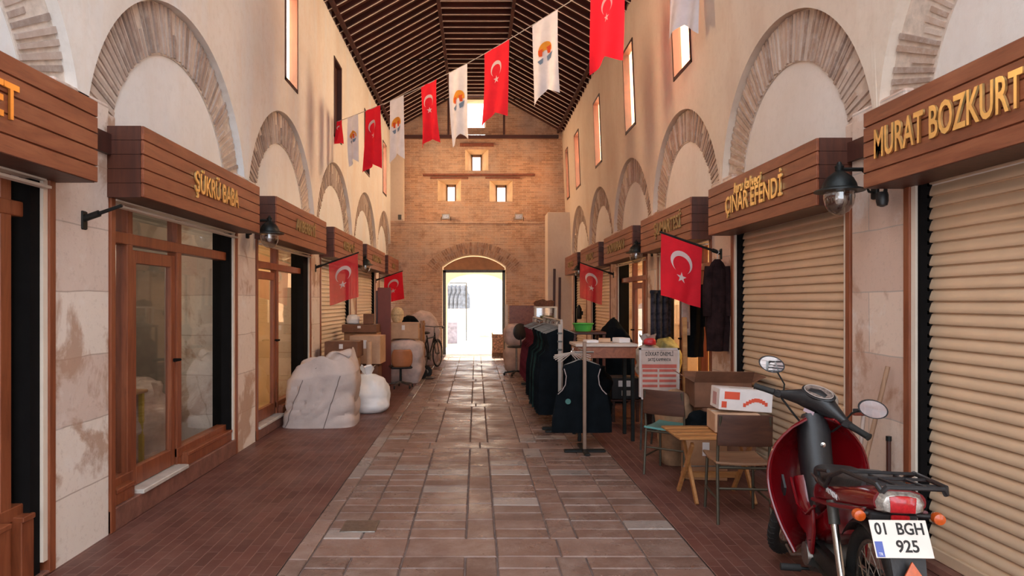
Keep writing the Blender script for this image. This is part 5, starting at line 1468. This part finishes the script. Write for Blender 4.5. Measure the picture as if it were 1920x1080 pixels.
# rack and grab rail
rk = MB()
for s in (-1, 1):
    rk.tube([(s*.145, -.30, .735), (s*.155, -.36, .72), (s*.16, -.44, .725), (s*.155, -.50, .79), (s*.145, -.62, .845), (s*.125, -.93, .868), (s*.115, -.955, .845)], .0105, 8)
    rk.tube([(s*.05, -.66, .84), (s*.05, -.95, .868)], .007, 6)
    rk.tube([(s*.145, -.30, .735), (s*.15, -.30, .77), (s*.15, -.45, .80)], .009, 6)
rk.build('rear_rack', black_plastic, mp)
rk = MB()
for y in (-.66, -.76, -.86): rk.tube([(-.135, y, .852), (.135, y, .852)], .007, 6)
rk.tube([(-.115, -.955, .845), (-.10, -.965, .868), (.10, -.965, .868), (.115, -.955, .845)], .0105, 8)
rk.build('rack_crossbars', black_plastic, mp)
# tail lamp
tlm = T(0, -.835, .772)
MB().loft([[(x*k1, yy, z*k1) for x, z in [(-.085, -.035), (-.06, -.043), (.06, -.043), (.085, -.035), (.092, 0), (.075, .035), (.04, .045), (-.04, .045), (-.075, .035), (-.092, 0)]] for yy, k1 in ((.03, 1.05), (0, 1.0), (-.022, .8), (-.028, .5))], True, True).xf(tlm).build('tail_lamp_housing', clear_lens, mp)
MB().loft([[(x*k1, yy, z*k1) for x, z in [(-.048, -.034), (.048, -.034), (.052, .03), (.02, .036), (-.02, .036), (-.052, .03)]] for yy, k1 in ((-.01, 1.0), (-.030, .95), (-.036, .6))], True, True).xf(tlm).build('tail_lens', red_lens, mp)
for s in (-1, 1):
    b_ = MB().cyl((s*.05, -.80, .715), (s*.13, -.80, .712), .010).build('signal_stalk', black_plastic, mp)
    MB().lathe([(.006, .022), (.022, .018), (.026, 0), (.023, -.014), (.010, -.022)], T(s*.15, -.815, .710) @ R(-PI/2, 'X') @ R(PI, 'X')).build('signal_lens', amber, b_)
MB().bbox(-.035, .035, -.845, -.83, .695, .722, .004).build('red_reflector', red_lens, mp)
MB().bbox(-.11, .07, -.83, -.76, .690, .725, .006).build('plate_bracket', black_plastic, mp)
# plate, tilted with its lower edge towards the rear
PM = T(-.035, -.93, .655) @ R(math.radians(8), 'Z') @ R(math.radians(-24), 'X')
pb = MB().bbox(-.112, .112, -.002, .002, -.072, .072, .0015).xf(PM).build('number_plate', plate_white, mp)
fm = lambda x, z: PM @ basis((1,0,0), (0,0,1), (0,-1,0), (x, -.003, z))
text('plate_lettering', '01  BGH', .046, .0015, letter_black, pb, fm(.0, .036), .86, .0012)
text('plate_lettering', '925', .046, .0015, letter_black, pb, fm(.018, -.030), .95, .0012)
MB().box(-.108, -.078, -.0035, -.002, -.068, -.01).xf(PM).build('blue_band', plate_blue, pb, smooth=False)
text('plate_lettering', 'TR', .012, .001, letter_white, pb, PM @ basis((1,0,0), (0,0,1), (0,-1,0), (-.093, -.0042, -.058)), .8)
MB().prism([(-.07, 0), (.07, 0), (.055, -.30), (-.055, -.30)], .006, basis((1,0,0), (0,.30,.95), (0,-1,.3), (0, -.87, .66))).build('mud_flap', black_plastic, mp, smooth=False)
MB().prism([(-.038, -.03), (.038, -.03), (0, .035)], .008, basis((1,0,0), (0,.30,.95), (0,-1,.3), (0, -.945, .535))).build('triangle_reflector', amber, mp, smooth=False)
# shocks, swingarm, chain case
for s in (-1, 1):
    MB().cyl((s*.13, -.44, .66), (s*.132, -.48, .56), .025).build('shock_cover', iron_grey, mp)
    MB().cyl((s*.132, -.475, .57), (s*.135, -.60, .30), .0165).build('shock_rod', chrome, mp)
    MB().tube([(s*.09, -.15, .30), (s*.10, -.60, .30)], .017, 8).build('swingarm', iron, mp)
MB().bbox(-.115, -.085, -.66, -.10, .235, .365, .03).build('chain_case', iron, mp)
MB().tube([(.12, .15, .16), (.13, -.1, .15), (.14, -.25, .20)], .018, 10).build('exhaust_pipe', steel_mat, mp)
MB().lathe([(.02, 0), (.042, .03), (.045, .40), (.03, .44), (.012, .46)], T(.155, -.22, .21) @ R(math.radians(82), 'X')).build('muffler', steel_mat, mp)
# engine
en = MB().lathe([(.03, -.115), (.085, -.11), (.095, -.06), (.10, .06), (.085, .11), (.03, .115)], T(0, -.04, .26) @ R(PI/2, 'Y'), 24).build('crankcase', iron_grey, mp)
MB().lathe([(.02, -.14), (.06, -.135), (.065, -.11), (.068, -.10)], T(0, -.04, .26) @ R(PI/2, 'Y'), 22).build('flywheel_cover', steel_mat, en)
cy = MB()
for k in range(8): cy.bbox(-.06, .06, .06+.02*k, .068+.02*k, .24, .35, .008)
cy.bbox(-.045, .045, .04, .25, .25, .34, .01); cy.build('cylinder_fins', iron_grey, en)
MB().bbox(-.055, .055, .21, .28, .25, .345, .015).build('cylinder_head', iron, en)
MB().lathe([(.02, 0), (.035, .01), (.035, .07), (.02, .08)], T(-.03, .08, .36)).build('carburettor', steel_mat, en)
MB().tube([(-.05, .05, .42), (-.09, 0, .40), (-.10, -.12, .37)], .007, 6).build('hose', rubber, en)
for s in (-1, 1):
    MB().tube([(s*.05, -.02, .17), (s*.22, -.02, .175)], .009, 8).build('peg_bar', iron, mp)
    MB().cyl((s*.15, -.02, .175), (s*.25, -.02, .175), .019).build('foot_peg', rubber, mp)
    MB().tube([(s*.08, -.22, .24), (s*.12, -.26, .12), (s*.15, -.28, .012)], .011, 8).build('centre_stand_leg', iron, mp)
MB().tube([(-.12, -.02, .25), (-.16, .10, .20), (-.17, .17, .23)], .008, 6).build('gear_lever', steel_mat, mp)
# handlebar
hb = MB().loft([[(x, y_+yo*k1, z_+zo*k1) for yo, zo in [(.05*math.cos(a), .045*math.sin(a)) for a in [2*PI*k/16 for k in range(16)]]] for x, y_, z_, k1 in
    ((-.22, .25, .985, .35), (-.16, .265, 1.0, .7), (-.09, .28, 1.02, 1.1), (-.05, .29, 1.03, 1.45), (0, .30, 1.035, 1.55), (.05, .29, 1.03, 1.45), (.09, .28, 1.02, 1.1), (.16, .265, 1.0, .7), (.22, .25, .985, .35))], True, True).xf(MS).build('handlebar_cover', black_plastic, mp)
MB().cyl((0, .30, 1.0), (0, .34, .84), .045).xf(MS).build('steering_neck', black_plastic, mp)
gm = MS @ T(0, .262, 1.085) @ R(math.radians(32), 'X')
MB().lathe([(.10, -.02), (.105, -.004), (.098, .0), (.001, .0)], gm @ Matrix.Diagonal((.92, .55, 1, 1)), 28).build('gauge_bezel', black_plastic, hb)
MB().lathe([(.088, 0), (.088, .004), (.001, .0045)], gm @ Matrix.Diagonal((.92, .55, 1, 1)), 28).build('gauge_face', simple('gauge_glass', (.20, .15, .13), .12, 0, .4, 40, 0, 40, .8), hb)
MB().tube([(.088*.92*math.cos(a), .088*.55*math.sin(a), .005) for a in [2*PI*k/28 for k in range(28)]], .0022, 5, closed=True).xf(gm).build('gauge_ring', simple('gauge_ring', (.5, .42, .38), .4), hb)
MB().lathe([(.001, .075), (.05, .07), (.075, .045), (.08, 0), (.07, -.02)], MS @ T(0, .345, 1.03) @ R(-PI/2, 'X') @ R(PI, 'X') @ R(PI, 'X'), 24).build('headlamp', clear_lens, hb)
MB().box(-.03, .03, .232, .236, .955, .975).xf(MS).build('ignition_label', simple('pale_label', (.50, .36, .40), .5), hb, smooth=False)
MB().lathe([(.001, .012), (.014, .01), (.016, 0)], T(.02, .17, .80) @ R(PI/2, 'X')).build('ignition_lock', chrome, mp)
for s in (-1, 1):
    MB().tube([(s*.20, .255, .985), (s*.345, .215, .975)], .012, 8).xf(MS).build('handlebar_tube', iron, hb)
    MB().lathe([(.012, 0), (.019, .005), (.017, .06), (.018, .115), (.021, .12), (.012, .125)], MS @ T(s*.225, .248, .985) @ Vector((s*.95, -.27, -.07)).to_track_quat('Z', 'Y').to_matrix().to_4x4(), 14).build('grip', rubber, mp)
    MB().bbox(-.022, .022, -.025, .025, -.02, .022, .008, m=MS @ T(s*.205, .25, .985)).build('switch_housing', black_plastic, mp)
    MB().tube([(s*.20, .285, .975), (s*.25, .30, .968), (s*.33, .262, .962)], [.008, .007, .005], 6).xf(MS).build('brake_lever', steel_mat, mp)
    mo = MS @ T(s*.30, .235, 1.135 if s < 0 else 1.12)
    MB().tube([(s*.185, .262, 1.0), (s*.20, .265, 1.05), (s*.255, .25, 1.10)], .005, 6).xf(MS).build('mirror_stem', iron, mp)
    aim = R(math.radians(38), 'Z')
    mm = mo @ aim @ R(PI/2, 'X') @ Matrix.Diagonal((1.25, .82, 1, 1))
    mb_ = MB().lathe([(.001, -.022), (.045, -.018), (.060, -.004), (.060, .004), (.055, .004), (.001, .0035)], mm, 24).build('mirror', black_plastic, mp)
    MB().lathe([(.054, .0045), (.001, .0048)], mm, 24).build('mirror_glass', mirror_mat, mb_)
MB().tube([(-.18, .25, .97), (-.12, .33, .90), (-.03, .36, .84), (0, .34, .70)], .006, 6).xf(MS).build('cable', rubber, mp)
MB().tube([(.18, .25, .97), (.12, .33, .90), (.03, .36, .84), (0, .34, .70)], .006, 6).xf(MS).build('cable', rubber, mp)
